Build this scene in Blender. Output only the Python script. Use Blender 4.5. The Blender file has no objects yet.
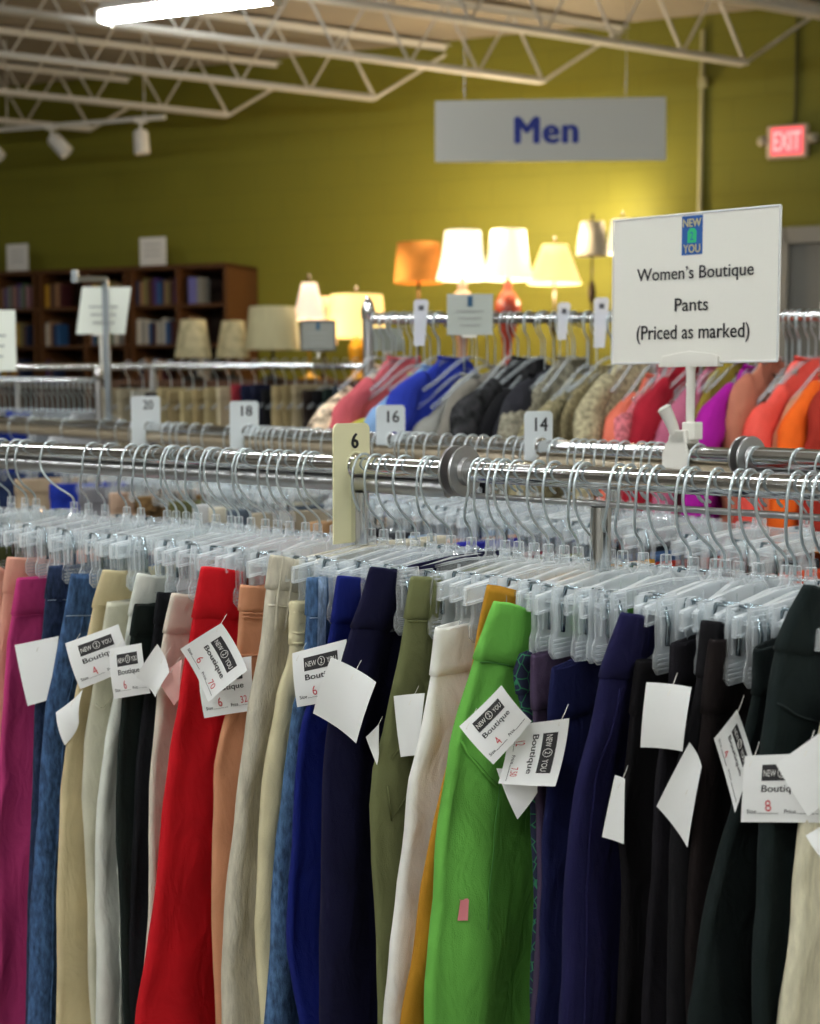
import bpy, bmesh, math, random
from mathutils import Vector, Matrix, noise as mnoise
random.seed(7)
sc = bpy.context.scene
COL = sc.collection
# ---------------------------------------------------------------- camera
F = 1450.0
EYE = Vector((0, 0, 1.5))
PITCH = math.atan(122 / F)
cam = bpy.data.cameras.new('camera'); camo = bpy.data.objects.new('camera', cam); COL.objects.link(camo)
camo.location = EYE; camo.rotation_euler = (math.pi / 2 - PITCH, 0, 0)
cam.sensor_fit = 'VERTICAL'; cam.sensor_height = 36; cam.lens = F / 1024 * 36
cam.clip_start = .05; cam.clip_end = 60
cam.dof.use_dof = True; cam.dof.focus_distance = 1.6; cam.dof.aperture_fstop = 6.2; cam.dof.aperture_blades = 7
sc.camera = camo
# ---------------------------------------------------------------- world, exposure
w = bpy.data.worlds.new('world'); sc.world = w; w.use_nodes = True
w.node_tree.nodes['Background'].inputs[0].default_value = (1, .97, .9, 1)
w.node_tree.nodes['Background'].inputs[1].default_value = .15
sc.view_settings.view_transform = 'Standard'; sc.view_settings.look = 'None'
sc.view_settings.gamma = 1; sc.view_settings.use_curve_mapping = False
sc.view_settings.exposure = 0.12
try:
    sc.cycles.transparent_max_bounces = 40
    sc.cycles.max_bounces = 8
    sc.cycles.sample_clamp_indirect = 4
except Exception: pass
TUBE_POWER = 88.0      # emission of the fluorescent tubes
LAMP_W = 30.0           # watts of one lit table lamp

# ---------------------------------------------------------------- picture geometry
def ray(px, py):
    x = (px - 410) / F; y = -(py - 512) / F
    c, s = math.cos(PITCH), math.sin(PITCH)
    return Vector((x, c + y * s, -s + y * c))
def at_y(px, py, Y):
    d = ray(px, py); return EYE + d * (Y / d.y)
def at_z(px, py, z):
    d = ray(px, py); return EYE + d * ((z - 1.5) / d.z)
def at_plane(px, py, pt, n):
    d = ray(px, py); return EYE + d * ((Vector(pt) - EYE).dot(n) / d.dot(n))

# ---------------------------------------------------------------- materials
MATS = {}
def principled(name, col, rough=.6, metal=0., **kw):
    if name in MATS: return MATS[name]
    m = bpy.data.materials.new(name); m.use_nodes = True
    b = m.node_tree.nodes['Principled BSDF']
    b.inputs['Base Color'].default_value = (*col, 1); b.inputs['Roughness'].default_value = rough
    b.inputs['Metallic'].default_value = metal
    for k, v in kw.items():
        b.inputs[k.replace('_', ' ')].default_value = v
    MATS[name] = m; return m
def srgb(h):
    h = h.lstrip('#'); r = []
    for i in (0, 2, 4):
        v = int(h[i:i + 2], 16) / 255
        r.append(v / 12.92 if v <= .04045 else ((v + .055) / 1.055) ** 2.4)
    return tuple(r)
def tint(m, scale=20., amt=.25, bump=.1, bscale=300., stretch=(1, 1, 1)):
    """adds a soft mottling of the colour and a fine bump"""
    nt = m.node_tree; b = nt.nodes['Principled BSDF']; col = tuple(b.inputs['Base Color'].default_value)
    tc = nt.nodes.new('ShaderNodeTexCoord'); mp = nt.nodes.new('ShaderNodeMapping'); mp.inputs['Scale'].default_value = stretch
    nt.links.new(tc.outputs['Object'], mp.inputs[0])
    n = nt.nodes.new('ShaderNodeTexNoise'); n.inputs['Scale'].default_value = scale; n.inputs['Detail'].default_value = 4
    nt.links.new(mp.outputs[0], n.inputs['Vector'])
    r = nt.nodes.new('ShaderNodeMapRange'); r.inputs[1].default_value = .3; r.inputs[2].default_value = .7
    r.inputs[3].default_value = 1 - amt; r.inputs[4].default_value = 1 + amt
    nt.links.new(n.outputs['Fac'], r.inputs[0])
    v = nt.nodes.new('ShaderNodeVectorMath'); v.operation = 'SCALE'; v.inputs[0].default_value = col[:3]
    nt.links.new(r.outputs[0], v.inputs['Scale']); nt.links.new(v.outputs[0], b.inputs['Base Color'])
    if bump:
        n2 = nt.nodes.new('ShaderNodeTexNoise'); n2.inputs['Scale'].default_value = bscale
        nt.links.new(mp.outputs[0], n2.inputs['Vector'])
        bp = nt.nodes.new('ShaderNodeBump'); bp.inputs['Strength'].default_value = bump; bp.inputs['Distance'].default_value = .002
        nt.links.new(n2.outputs['Fac'], bp.inputs['Height']); nt.links.new(bp.outputs[0], b.inputs['Normal'])
    return m
def fabric(name, hexcol, kind='plain'):
    if name in MATS: return MATS[name]
    m = principled(name, srgb(hexcol), .92, Specular_IOR_Level=.18)
    if kind == 'denim': tint(m, 190, .55, .6, 900, (1, 1, .35))
    elif kind == 'linen': tint(m, 160, .13, .6, 500, (1, 1, .25))
    elif kind == 'knit': tint(m, 90, .5, .8, 150)
    elif kind == 'print': tint(m, 45, .9, .2, 500)
    else: tint(m, 14, .1, .3, 800)
    nt = m.node_tree; b = nt.nodes['Principled BSDF']; old = b.inputs['Normal'].links[0].from_node if b.inputs['Normal'].links else None
    tc = nt.nodes.new('ShaderNodeTexCoord'); mp = nt.nodes.new('ShaderNodeMapping'); mp.inputs['Scale'].default_value = (1, 1, .55)
    nt.links.new(tc.outputs['Object'], mp.inputs[0]); nz = nt.nodes.new('ShaderNodeTexNoise'); nz.inputs['Scale'].default_value = 26; nz.inputs['Detail'].default_value = 2.5; nz.inputs['Distortion'].default_value = .8
    nt.links.new(mp.outputs[0], nz.inputs['Vector']); b2 = nt.nodes.new('ShaderNodeBump'); b2.inputs['Strength'].default_value = .5; b2.inputs['Distance'].default_value = .012
    nt.links.new(nz.outputs['Fac'], b2.inputs['Height'])
    if old: nt.links.new(old.outputs[0], b2.inputs['Normal'])
    nt.links.new(b2.outputs[0], b.inputs['Normal'])
    return m
def emit(name, col, s):
    if name in MATS: return MATS[name]
    m = bpy.data.materials.new(name); m.use_nodes = True; nt = m.node_tree; nt.nodes.clear()
    o = nt.nodes.new('ShaderNodeOutputMaterial'); e = nt.nodes.new('ShaderNodeEmission')
    e.inputs[0].default_value = (*col, 1); e.inputs[1].default_value = s; nt.links.new(e.outputs[0], o.inputs[0])
    MATS[name] = m; return m
def clear(name, col, a, rough=.12):
    """clear moulded plastic: mostly see-through with a glossy milky skin"""
    if name in MATS: return MATS[name]
    m = bpy.data.materials.new(name); m.use_nodes = True; nt = m.node_tree
    b = nt.nodes['Principled BSDF']; o = nt.nodes['Material Output']
    b.inputs['Base Color'].default_value = (*col, 1); b.inputs['Roughness'].default_value = rough; b.inputs['IOR'].default_value = 1.55
    t = nt.nodes.new('ShaderNodeBsdfTransparent'); t.inputs[0].default_value = (.97, .985, .99, 1)
    lw = nt.nodes.new('ShaderNodeLayerWeight'); lw.inputs[0].default_value = .35
    r = nt.nodes.new('ShaderNodeMapRange'); r.inputs[3].default_value = a; r.inputs[4].default_value = min(1, a + .62)
    nt.links.new(lw.outputs['Facing'], r.inputs[0])
    mx = nt.nodes.new('ShaderNodeMixShader'); nt.links.new(r.outputs[0], mx.inputs[0])
    nt.links.new(t.outputs[0], mx.inputs[1]); nt.links.new(b.outputs[0], mx.inputs[2]); nt.links.new(mx.outputs[0], o.inputs[0])
    MATS[name] = m; return m

CHROME = principled('polished_chrome', (.72, .73, .73), .12, 1.)
CHROME_DULL = principled('brushed_steel', (.5, .5, .5), .35, 1.)
WIRE = principled('zinc_wire', (.60, .67, .69), .28, .7)
CLEAR = clear('clear_styrene', (.97, .99, 1.0), .09, .05)
CLEAR_FAR = clear('clear_styrene_grey', (.72, .77, .80), .05, .08)
SPRING = principled('spring_steel', (.35, .42, .46), .25, 1.)
CARD = principled('white_card', srgb('EFF0EE'), .75); tint(CARD, 8, .03, .05, 200)
CARD_PINK = principled('pink_card', srgb('D9A8A0'), .8)
INK = principled('dark_print', srgb('2B2A2C'), .8)
INK_SOFT = principled('grey_print', srgb('4b4b50'), .8)
INK_PALE = principled('pale_print', srgb('9A9C98'), .8)
RED_PEN = principled('red_pen', srgb('C84A50'), .8)
PAPER = principled('white_print', srgb('E8E6E0'), .8)
WHITE_PL = principled('white_plastic', srgb('E9E6DC'), .35)
CREAM_PL = principled('cream_plastic', srgb('E4DFB4'), .4)
MARK_PL = principled('pale_plastic', srgb('D9E0E2'), .35)
JOIST = principled('joist_paint', srgb('D8D4CA'), .55)
BLUE = principled('logo_blue', srgb('1F57A0'), .6)
GREEN = principled('logo_green', srgb('25B372'), .6)
GOLD = principled('logo_gold', srgb('D8CE9A'), .6)
MENBLUE = principled('sign_blue', srgb('22379A'), .6)

# ---------------------------------------------------------------- mesh building
class MB:
    def __init__(s): s.v = []; s.f = []
    def add(s, vs, fs):
        b = len(s.v); s.v += [tuple(x) for x in vs]; s.f += [tuple(i + b for i in f) for f in fs]; return s
    def box(s, c, d, M=None):
        cx, cy, cz = c; a, b, h = d[0] / 2, d[1] / 2, d[2] / 2
        vs = [Vector((cx + i * a, cy + j * b, cz + k * h)) for k in (-1, 1) for j in (-1, 1) for i in (-1, 1)]
        if M: vs = [M @ v for v in vs]
        return s.add(vs, [(0, 2, 3, 1), (4, 5, 7, 6), (0, 1, 5, 4), (2, 6, 7, 3), (0, 4, 6, 2), (1, 3, 7, 5)])
    def hexa(s, a, b):   # two 4-rings
        return s.add(list(a) + list(b), [(3, 2, 1, 0), (4, 5, 6, 7), (0, 1, 5, 4), (1, 2, 6, 5), (2, 3, 7, 6), (3, 0, 4, 7)])
    def tube(s, pts, r, n=8, caps=True, closed=False):
        pts = [Vector(p) for p in pts]; m = len(pts); rs = r if isinstance(r, (list, tuple)) else [r] * m
        T = []
        for i in range(m):
            a = pts[(i - 1) % m] if closed or i > 0 else pts[i]; b = pts[(i + 1) % m] if closed or i < m - 1 else pts[i]
            T.append((b - a).normalized())
        u = T[0].orthogonal().normalized(); vs = []
        for i in range(m):
            u = (u - T[i] * u.dot(T[i])).normalized(); v = T[i].cross(u)
            for k in range(n):
                a = 2 * math.pi * k / n; vs.append(pts[i] + (u * math.cos(a) + v * math.sin(a)) * rs[i])
        fs = []
        for i in range(m if closed else m - 1):
            j = (i + 1) % m
            for k in range(n):
                fs.append((i * n + k, i * n + (k + 1) % n, j * n + (k + 1) % n, j * n + k))
        if caps and not closed: fs += [tuple(range(n - 1, -1, -1)), tuple((m - 1) * n + k for k in range(n))]
        return s.add(vs, fs)
    def lathe(s, prof, n=24, c=(0, 0, 0)):
        vs = [];
        for (r, z) in prof:
            for k in range(n):
                a = 2 * math.pi * k / n; vs.append((c[0] + r * math.cos(a), c[1] + r * math.sin(a), c[2] + z))
        fs = [(i * n + k, i * n + (k + 1) % n, (i + 1) * n + (k + 1) % n, (i + 1) * n + k) for i in range(len(prof) - 1) for k in range(n)]
        return s.add(vs, fs)
    def prism(s, poly, t0, t1, fn):   # poly of (a,b), fn(a,b,t)->Vector
        n = len(poly)
        vs = [fn(a, b, t0) for a, b in poly] + [fn(a, b, t1) for a, b in poly]
        return s.add(vs, [tuple(range(n - 1, -1, -1)), tuple(range(n, 2 * n))] + [(i, (i + 1) % n, n + (i + 1) % n, n + i) for i in range(n)])
    def grid(s, G, closed_u=False, solid=0):
        nr = len(G); nc = len(G[0]); vs = [v for r in G for v in r]; fs = []
        for i in range(nr - 1):
            for j in range(nc if closed_u else nc - 1):
                fs.append((i * nc + j, i * nc + (j + 1) % nc, (i + 1) * nc + (j + 1) % nc, (i + 1) * nc + j))
        return s.add(vs, fs)
    def build(s, name, mat, parent=None, smooth=False, bevel=0, recalc=True):
        me = bpy.data.meshes.new(name); me.from_pydata(s.v, [], s.f); 
        if recalc:
            bm = bmesh.new(); bm.from_mesh(me); bmesh.ops.recalc_face_normals(bm, faces=bm.faces); bm.to_mesh(me); bm.free()
        o = bpy.data.objects.new(name, me); COL.objects.link(o)
        if mat: me.materials.append(mat)
        if smooth:
            me.polygons.foreach_set('use_smooth', [True] * len(me.polygons))
            if smooth == 'auto':
                try: me.set_sharp_from_angle(angle=math.radians(38))
                except Exception: pass
        if bevel:
            b = o.modifiers.new('bevel', 'BEVEL'); b.width = bevel; b.segments = 2; b.limit_method = 'ANGLE'
        if parent: o.parent = parent
        return o
def crom(P, k=5):
    P = [Vector(p) for p in P]; out = []
    for i in range(len(P) - 1):
        a = P[max(i - 1, 0)]; b = P[i]; c = P[i + 1]; d = P[min(i + 2, len(P) - 1)]
        for j in range(k):
            t = j / k
            out.append(.5 * ((2 * b) + (c - a) * t + (2 * a - 5 * b + 4 * c - d) * t * t + (3 * b - 3 * c + d - a) * t ** 3))
    out.append(P[-1]); return out
def tag(o, label, cat, group=None):
    o['label'] = label; o['category'] = cat
    if group: o['group'] = group
    return o
def struct(o): o['kind'] = 'structure'; return o
def thing(name, label, cat, loc=(0, 0, 0), rz=0, group=None):
    o = bpy.data.objects.new(name, None); COL.objects.link(o); o.empty_display_size = .05
    o.location = loc; o.rotation_euler = (0, 0, rz)
    return tag(o, label, cat, group)
def copy_tree(o, parent=None):
    c = o.copy(); COL.objects.link(c)
    if parent: c.parent = parent
    for ch in KIDS.get(o.name, []): copy_tree(ch, c)
    return c
KIDS = {}
def index_kids(o):
    KIDS[o.name] = list(o.children)
    for c in o.children: index_kids(c)

def text_flat(txt, bold=0., space=1.0):
    """list of verts (x,y) and faces for a line of text, height of capitals about .7"""
    cu = bpy.data.curves.new('t', 'FONT'); cu.body = txt;  cu.resolution_u = 3; cu.align_x = 'CENTER'; cu.align_y = 'CENTER'
    cu.space_character = space
    o = bpy.data.objects.new('t', cu); COL.objects.link(o)
    dg = bpy.context.evaluated_depsgraph_get(); dg.update()
    me = bpy.data.meshes.new_from_object(o.evaluated_get(dg))
    vs = [(v.co.x, v.co.y) for v in me.vertices]; fs = [tuple(p.vertices) for p in me.polygons]
    bpy.data.objects.remove(o); bpy.data.curves.remove(cu); bpy.data.meshes.remove(me)
    if vs:
        xs = [v[0] for v in vs]; ys = [v[1] for v in vs]; cx = (min(xs) + max(xs)) / 2; cy = (min(ys) + max(ys)) / 2
        vs = [(x - cx, y - cy) for x, y in vs]; wd = max(xs) - min(xs); ht = max(ys) - min(ys)
    else: wd = ht = 1
    return vs, fs, wd, ht
_TC = {}
def put_text(mb, txt, surf, u, v, w=None, h=None, bold=0., rot=0, space=1.0):
    """lays text on a surface; surf(u,v)->point; w,h in uv units"""
    k = (txt, 0, space)
    if k not in _TC: _TC[k] = text_flat(txt, 0, space)
    vs, fs, wd, ht = _TC[k]
    sx = (w / wd) if w else None; sy = (h / ht) if h else None
    sx = sx or sy; sy = sy or sx
    ca, sa = math.cos(rot), math.sin(rot)
    bo = bold * sx * 1.6; bv = bold * sy * .8
    for ox, oy in (((-bo, 0), (bo, 0), (0, bv), (0, -bv)) if bold else ((0, 0),)):
        out = []
        for x, y in vs:
            x = x * sx + ox; y = y * sy + oy; out.append(surf(u + x * ca - y * sa, v + x * sa + y * ca))
        mb.add(out, fs)

# ---------------------------------------------------------------- rack frames
class Frame:
    """x runs along the rail, y away from the camera, z up; origin on the rail axis"""
    def __init__(s, a, b):
        s.o = Vector((b.x, b.y, 0)); d = Vector((b.x - a.x, b.y - a.y, 0)); s.th = math.atan2(-d.y, d.x)
        s.r = Vector((math.cos(s.th), -math.sin(s.th), 0)); s.p = Vector((math.sin(s.th), math.cos(s.th), 0))
        s.z = b.z; s.rz = -s.th
    def W(s, x, y, z=0): return s.o + s.r * x + s.p * y + Vector((0, 0, s.z + z))
    def L(s, P):
        d = P - s.o; return Vector((d.dot(s.r), d.dot(s.p), P.z - s.z))
    def on_y(s, px, py, y): return s.L(at_plane(px, py, s.W(0, y), s.p))      # plane parallel to the rail
    def on_x(s, px, py, x): return s.L(at_plane(px, py, s.W(x, 0), s.r))      # plane across the rail
ZR = 1.405
FR = Frame(at_z(20, 449.5, ZR), at_z(800, 487.8, ZR))
BK = Frame(at_z(20, 421.0, ZR), at_z(740, 457.0, ZR))

# ================================================================ THE ROOM
WTH = math.atan2(1, (2940 + 410) / F)        # the long wall turns away to the left
wr = Vector((math.cos(WTH), -math.sin(WTH), 0)); wn = Vector((math.sin(WTH), math.cos(WTH), 0))
WP = Vector((0, 10.1, 0)); CEIL = 3.84
def on_wall(px, py, off=0.): return at_plane(px, py, WP - wn * off, wn)
def wallM(): return Matrix(((wr.x, wn.x, 0, WP.x), (wr.y, wn.y, 0, WP.y), (0, 0, 1, 0), (0, 0, 0, 1)))
WM = wallM()
def wl(P):
    d = P - WP; return Vector((d.dot(wr), d.dot(wn), P.z))
wallmat = principled('olive_painted_block', srgb('77751A'), .7)
nt = wallmat.node_tree; b = nt.nodes['Principled BSDF']
tc = nt.nodes.new('ShaderNodeTexCoord'); sx = nt.nodes.new('ShaderNodeSeparateXYZ'); cb = nt.nodes.new('ShaderNodeCombineXYZ')
nt.links.new(tc.outputs['Object'], sx.inputs[0]); nt.links.new(sx.outputs[0], cb.inputs[0]); nt.links.new(sx.outputs[2], cb.inputs[1])
br = nt.nodes.new('ShaderNodeTexBrick'); br.inputs['Scale'].default_value = 1; br.inputs['Brick Width'].default_value = .4; br.inputs['Row Height'].default_value = .2
br.inputs['Mortar Size'].default_value = .008; br.inputs['Mortar Smooth'].default_value = .5
c0 = srgb('77751A')
br.inputs['Color1'].default_value = (*c0, 1); br.inputs['Color2'].default_value = (*[x * .97 for x in c0], 1); br.inputs['Mortar'].default_value = (*[x * .9 for x in c0], 1)
nt.links.new(cb.outputs[0], br.inputs['Vector']); nt.links.new(br.outputs['Color'], b.inputs['Base Color'])
bp = nt.nodes.new('ShaderNodeBump'); bp.inputs['Strength'].default_value = .3; bp.inputs['Distance'].default_value = .01; bp.invert = True
nt.links.new(br.outputs['Fac'], bp.inputs['Height']); nt.links.new(bp.outputs[0], b.inputs['Normal'])
def wallbox(name, c, d, mat, M=None):
    o = MB().box((0, 0, 0), d).build(name, mat); o.matrix_world = (M or Matrix()) @ Matrix.Translation(c); return struct(o)
wallbox('wall_back', (0, .1, CEIL / 2), (16, .2, CEIL), wallmat, WM)
creamw = principled('cream_wall', srgb('C4C2BA'), .8)
wallbox('wall_left', (-6.1, -7.5, CEIL / 2), (.2, 15.4, CEIL), creamw, WM)
wallbox('wall_right', (6.1, -7.5, CEIL / 2), (.2, 15.4, CEIL), creamw, WM)
wallbox('wall_front', (0, -15.1, CEIL / 2), (16, .2, CEIL), creamw, WM)
floormat = tint(principled('grey_vinyl_floor', srgb('8A8378'), .5), 3, .1, 0)
wallbox('floor', (0, -7.5, -.05), (16, 15.4, .1), floormat, WM)
ceilmat = tint(principled('ceiling_deck', srgb('A49A8C'), .85), 2, .12, 0)
wallbox('ceiling', (0, -7.5, CEIL + .05), (16, 15.4, .1), ceilmat, WM)
# grey steel door at the right edge
a = wl(on_wall(776, 229)); 
dm = principled('grey_door_paint', srgb('74736C'), .5); fm = principled('grey_door_frame', srgb('8E8C85'), .5)
door = thing('door_1', 'grey steel door in the olive wall', 'door', WM @ Vector((a.x, 0, 0)), -WTH); struct(door)
MB().box((.62, -.02, (a.z - .1) / 2), (1.1, .05, a.z - .1)).build('door_leaf', dm, door)
MB().box((.05, -.04, a.z / 2), (.08, .1, a.z)).box((1.2, -.04, a.z / 2), (.08, .1, a.z)).box((.625, -.04, a.z - .05), (1.15, .1, .1)).build('door_frame', fm, door, bevel=.004)
MB().tube([(.15, -.05, 1.02), (.15, -.1, 1.02), (.27, -.1, 1.02)], .011).build('door_handle', CHROME_DULL, door, smooth='auto')

# bar joists: bottom ends lie along a line near the wall, run back over the shop
VJ = 2870 - 410; JTH = math.atan2(F, VJ); jd = Vector((math.cos(JTH), math.sin(JTH), 0)); jn = Vector((-jd.y, jd.x, 0))
ZB = 3.40; ZT = CEIL - .03
ends = []
for (px, py) in ((85, 133), (228, 117), (375, 100), (543, 83), (745, 65)):
    ends.append(at_z(px, py, ZB))
step = (ends[4] - ends[1]) / 3
ends.append(ends[4] + step); ends.append(ends[4] + step * 2)
ends[0] = ends[1] - step * 1.0
ordn = ['farthest', 'second farthest', 'third', 'fourth', 'fifth', 'sixth', 'seventh']
for i, e in enumerate(ends):
    L = 9.0
    root = thing('steel_bar_joist', f'white painted steel truss joist under the ceiling, {ordn[i]} from the bookcase wall corner', 'ceiling joist', (e.x, e.y, ZB), JTH, 'white ceiling joists')
    h = ZT - ZB
    m = MB()
    for s in (-1, 1): m.box((-L / 2, s * .022, 0), (L, .032, .006)).box((-L / 2, s * .007, .015), (L, .006, .034))
    m.build('bottom_chord', JOIST, root)
    m = MB()
    for s in (-1, 1): m.box((-L / 2 + .35, s * .022, h), (L + .7, .036, .006)).box((-L / 2 + .35, s * .007, h - .015), (L + .7, .006, .034))
    m.build('top_chord', JOIST, root)
    m = MB(); m.tube([(0, 0, .01), (.62, 0, h - .01)], .012, 6).build('end_diagonal', JOIST, root)
    k = 0; x = 0; P = [(0, 0, .01)]
    n = int(L / .24); 
    for q in range(1, n): P.append((-q * .24, 0, (h - .015) if q % 2 else .012))
    MB().tube(P, .0125, 6).build('web', JOIST, root)

# fluorescent strip fixtures
tubem = emit('fluorescent_tube', (.95, .99, 1), TUBE_POWER)
def fixture(c, rz, L, label, grp=None, single=False):
    r = thing('fluorescent_light', label, 'ceiling light', c, rz, grp)
    for yy in ((0,) if single else (-.022, .022)):
        MB().tube([(-L / 2, yy, 0), (L / 2, yy, 0)], .016 if single else .014, 10).build('tube', tubem, r, smooth=True)
    MB().prism([(-.07, .03), (.07, .03), (.04, .075), (-.04, .075)], -L / 2, L / 2, lambda a, b, t: Vector((t, a, b))).build('reflector_housing', WHITE_PL, r)
    for s in (-1, 1):
        MB().box((s * (L / 2 + .012), 0, .012), (.02, .12, .06)).build('end_cap', WHITE_PL, r)
        MB().tube([(s * L * .35, 0, .07), (s * L * .35, 0, CEIL - c[2] - .02)], .003, 5).build('hanging_rod', CHROME_DULL, r)
A = at_z(106, 20, 3.3); B = A + wr * 2.4
for t in range(200):
    B = A + wr * (t * .02); d = B - EYE
    if 410 + F * d.x / d.y * 1.0 > 272: break
fixture(((A.x + B.x) / 2, (A.y + B.y) / 2, 3.3), -WTH, (B - A).length, 'lit white fluorescent strip hanging in front of the joists', None, True)
for X in (-3.4, -1.0, 1.4, 3.8):
    for Y in (-2.6, -.4, 1.8) + ((3.7,) if X < 0 else ()):  # farthest pair on the left is added to put highlights on the rails
        c = Vector((X, Y, 3.3)); fixture(c, -WTH, 1.2, 'unseen lit white fluorescent strip in the rows over the shop', 'fluorescent strips over the shop')

# track spotlights
TR0 = at_z(-30, 132, 3.25); TR1 = at_z(165, 117, 3.25)
r = thing('lighting_track', 'white lighting track hung below the joists near the wall', 'track light', TR0)
MB().tube([(0, 0, 0), TR1 - TR0], .016, 6).build('track_rail', JOIST, r)
for k in (.2, .9): MB().tube([(TR1 - TR0) * k, (TR1 - TR0) * k + Vector((0, 0, CEIL - 3.25))], .005, 5).build('hanger_rod', JOIST, r)
for (px, py, tilt, lab) in ((2, 151, .7, 'cream track spotlight at the edge of the view'), (67, 146, .75, 'cream track spotlight tilted down and sideways'), (146, 134, .05, 'cream track spotlight pointing straight down')):
    d = TR1 - TR0; best = min((TR0 + d * k / 100 for k in range(101)), key=lambda P: abs(410 + F * P.x / P.y - (px - (10 if tilt > .5 else 0))))
    s = thing('track_spotlight', lab, 'spotlight', best, 0, 'track spotlights')
    M = Matrix.Translation((0, 0, -.07)) @ Matrix.Rotation(-tilt, 4, 'Y')
    m = MB(); m.lathe([(0, .0), (.035, 0), (.05, -.02), (.052, -.15), (.045, -.155), (.04, -.08), (0, -.07)], 16); m.v = [tuple(M @ Vector(v)) for v in m.v]; m.build('lamp_head', JOIST, s, smooth='auto')
    MB().tube([(0, 0, 0), (0, 0, -.09)], .01, 6).box((0, 0, -.01), (.08, .03, .03)).build('stem', JOIST, s)

# exit sign, its conduit, a white conduit
E = on_wall(788, 142, .06); el = wl(E)
ex = thing('exit_sign', 'lit red and white exit sign with two side lamps on the olive wall', 'exit sign', WM @ Vector((el.x, el.y, el.z)), -WTH)
MB().box((0, 0, 0), (.25, .07, .2)).build('housing', principled('exit_housing', srgb('C9B7A0'), .5), ex, bevel=.012)
MB().box((0, -.038, .0), (.19, .008, .165)).build('red_face', emit('exit_face_red', (1, .12, .13), 1.5), ex)
m = MB(); put_text(m, 'EXIT', lambda u, v: Vector((u, -.0435, v)), 0, 0, w=.16, h=.11, bold=.015); m.build('lettering', emit('exit_letters', (1, .45, .42), 1.3), ex, recalc=False)
for s in (-1, 1):
    MB().lathe([(0, .03), (.03, .02), (.038, -.01), (.025, -.03), (0, -.035)], 12, (s * .15, -.01, .015)).build('side_lamp', principled('exit_lamp', srgb('A9A08C'), .4), ex, smooth=True)
c = on_wall(797, 60); cl = wl(c)
MBm = MB().tube([(cl.x, -.012, el.z + .1), (cl.x, -.012, CEIL)], .009, 6); o = MBm.build('wall_conduit', principled('dark_conduit', srgb('3A3A18'), .6)); o.matrix_world = WM; tag(o, 'thin dark conduit running up from the exit sign', 'conduit')
c = wl(on_wall(703, 60)); o = MB().tube([(c.x, -.02, 0.02), (c.x, -.02, CEIL - .1)], .016, 8).box((c.x + .01, -.04, wl(on_wall(703, 84)).z), (.05, .05, .06)).build('wall_conduit', principled('pale_conduit', srgb('A9A67C'), .5)); o.matrix_world = WM
tag(o, 'pale vertical conduit pipe on the wall behind the boutique sign', 'conduit')

# ---------------------------------------------------------------- hanging "Men" sign
P0 = at_y(435, 162, 7.4); P1 = at_y(666, 160, 7.25); P2 = at_y(666, 97, 7.25); P3 = at_y(435, 101, 7.4)
ms = thing('hanging_sign', 'grey hanging board with the blue word Men', 'sign', (P0 + P1) / 2)
c0_ = (P0 + P1) / 2
n_ = (P1 - P0).cross(P3 - P0).normalized()
def msurf(u, v, e=0.): return P0 * (1 - u) * (1 - v) + P1 * u * (1 - v) + P2 * u * v + P3 * (1 - u) * v + n_ * e - c0_
MB().hexa([msurf(0, 0), msurf(1, 0), msurf(1, 1), msurf(0, 1)], [msurf(0, 0, -.012), msurf(1, 0, -.012), msurf(1, 1, -.012), msurf(0, 1, -.012)]).build('board', principled('sign_grey', srgb('C2C2BA'), .6), ms)
m = MB(); put_text(m, 'Men', lambda u, v: msurf(u, v, .002), .487, .5, w=.265, h=.42, bold=.03, space=1.1); m.build('lettering', MENBLUE, ms, recalc=False)
for u in (.13, .83):
    t = msurf(u, 1, -.006); MB().tube([t + Vector((0, 0, -.02)), t + Vector((0, 0, CEIL - P2.z))], .0016, 5).build('suspension_wire', CHROME_DULL, ms)

# ================================================================ BOOKCASE
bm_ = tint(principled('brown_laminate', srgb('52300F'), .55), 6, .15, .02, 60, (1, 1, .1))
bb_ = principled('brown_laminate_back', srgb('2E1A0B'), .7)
BD = .46
q = wl(on_wall(226, 263, BD)); xr = q.x; topz = q.z
xl = wl(on_wall(-60, 270, BD)).x
bc = thing('bookcase', 'long brown wooden bookcase of paperbacks against the olive wall', 'bookcase', WM @ Vector((xr, 0, 0)), -WTH)
def bx_(px): return wl(on_wall(px, 300, BD)).x - xr
divs = [bx_(p) for p in (-52, -4, 34, 40, 84, 125, 131, 177)] + [-.02]
rows = [topz - .03]
zsh = [wl(on_wall(200, y, BD)).z for y in (305, 345, 386)]
depth = BD - .02
m = MB()
for d in divs[:-1]: m.box((d, -BD + depth / 2, topz / 2), (.024, depth, topz - .04))
m.build('divider', bm_, bc)
MB().box((-.012, -BD + depth / 2, topz / 2), (.024, depth, topz)).build('side_panel', bm_, bc)
MB().box(((divs[0]) / 2, -BD + depth / 2, topz - .012), (-divs[0], depth, .03)).build('top_board', bm_, bc)
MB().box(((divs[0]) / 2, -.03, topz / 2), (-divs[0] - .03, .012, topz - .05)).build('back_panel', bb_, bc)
allz = zsh + [zsh[2] - .26 * k for k in range(1, 6)] + [.06]
for k, z in enumerate(allz):
    MB().box(((divs[0]) / 2, -BD + depth / 2, z), (-divs[0] - .03, depth - .015, .022)).build('shelf', bm_, bc)
bays = {0: 'end bay', 1: 'edge bay', 2: 'narrow bay', 3: 'bay', 4: 'bay behind the tilted sign', 5: 'gap bay', 6: 'bay under the paper notice', 7: 'bay at the open end'}
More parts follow.
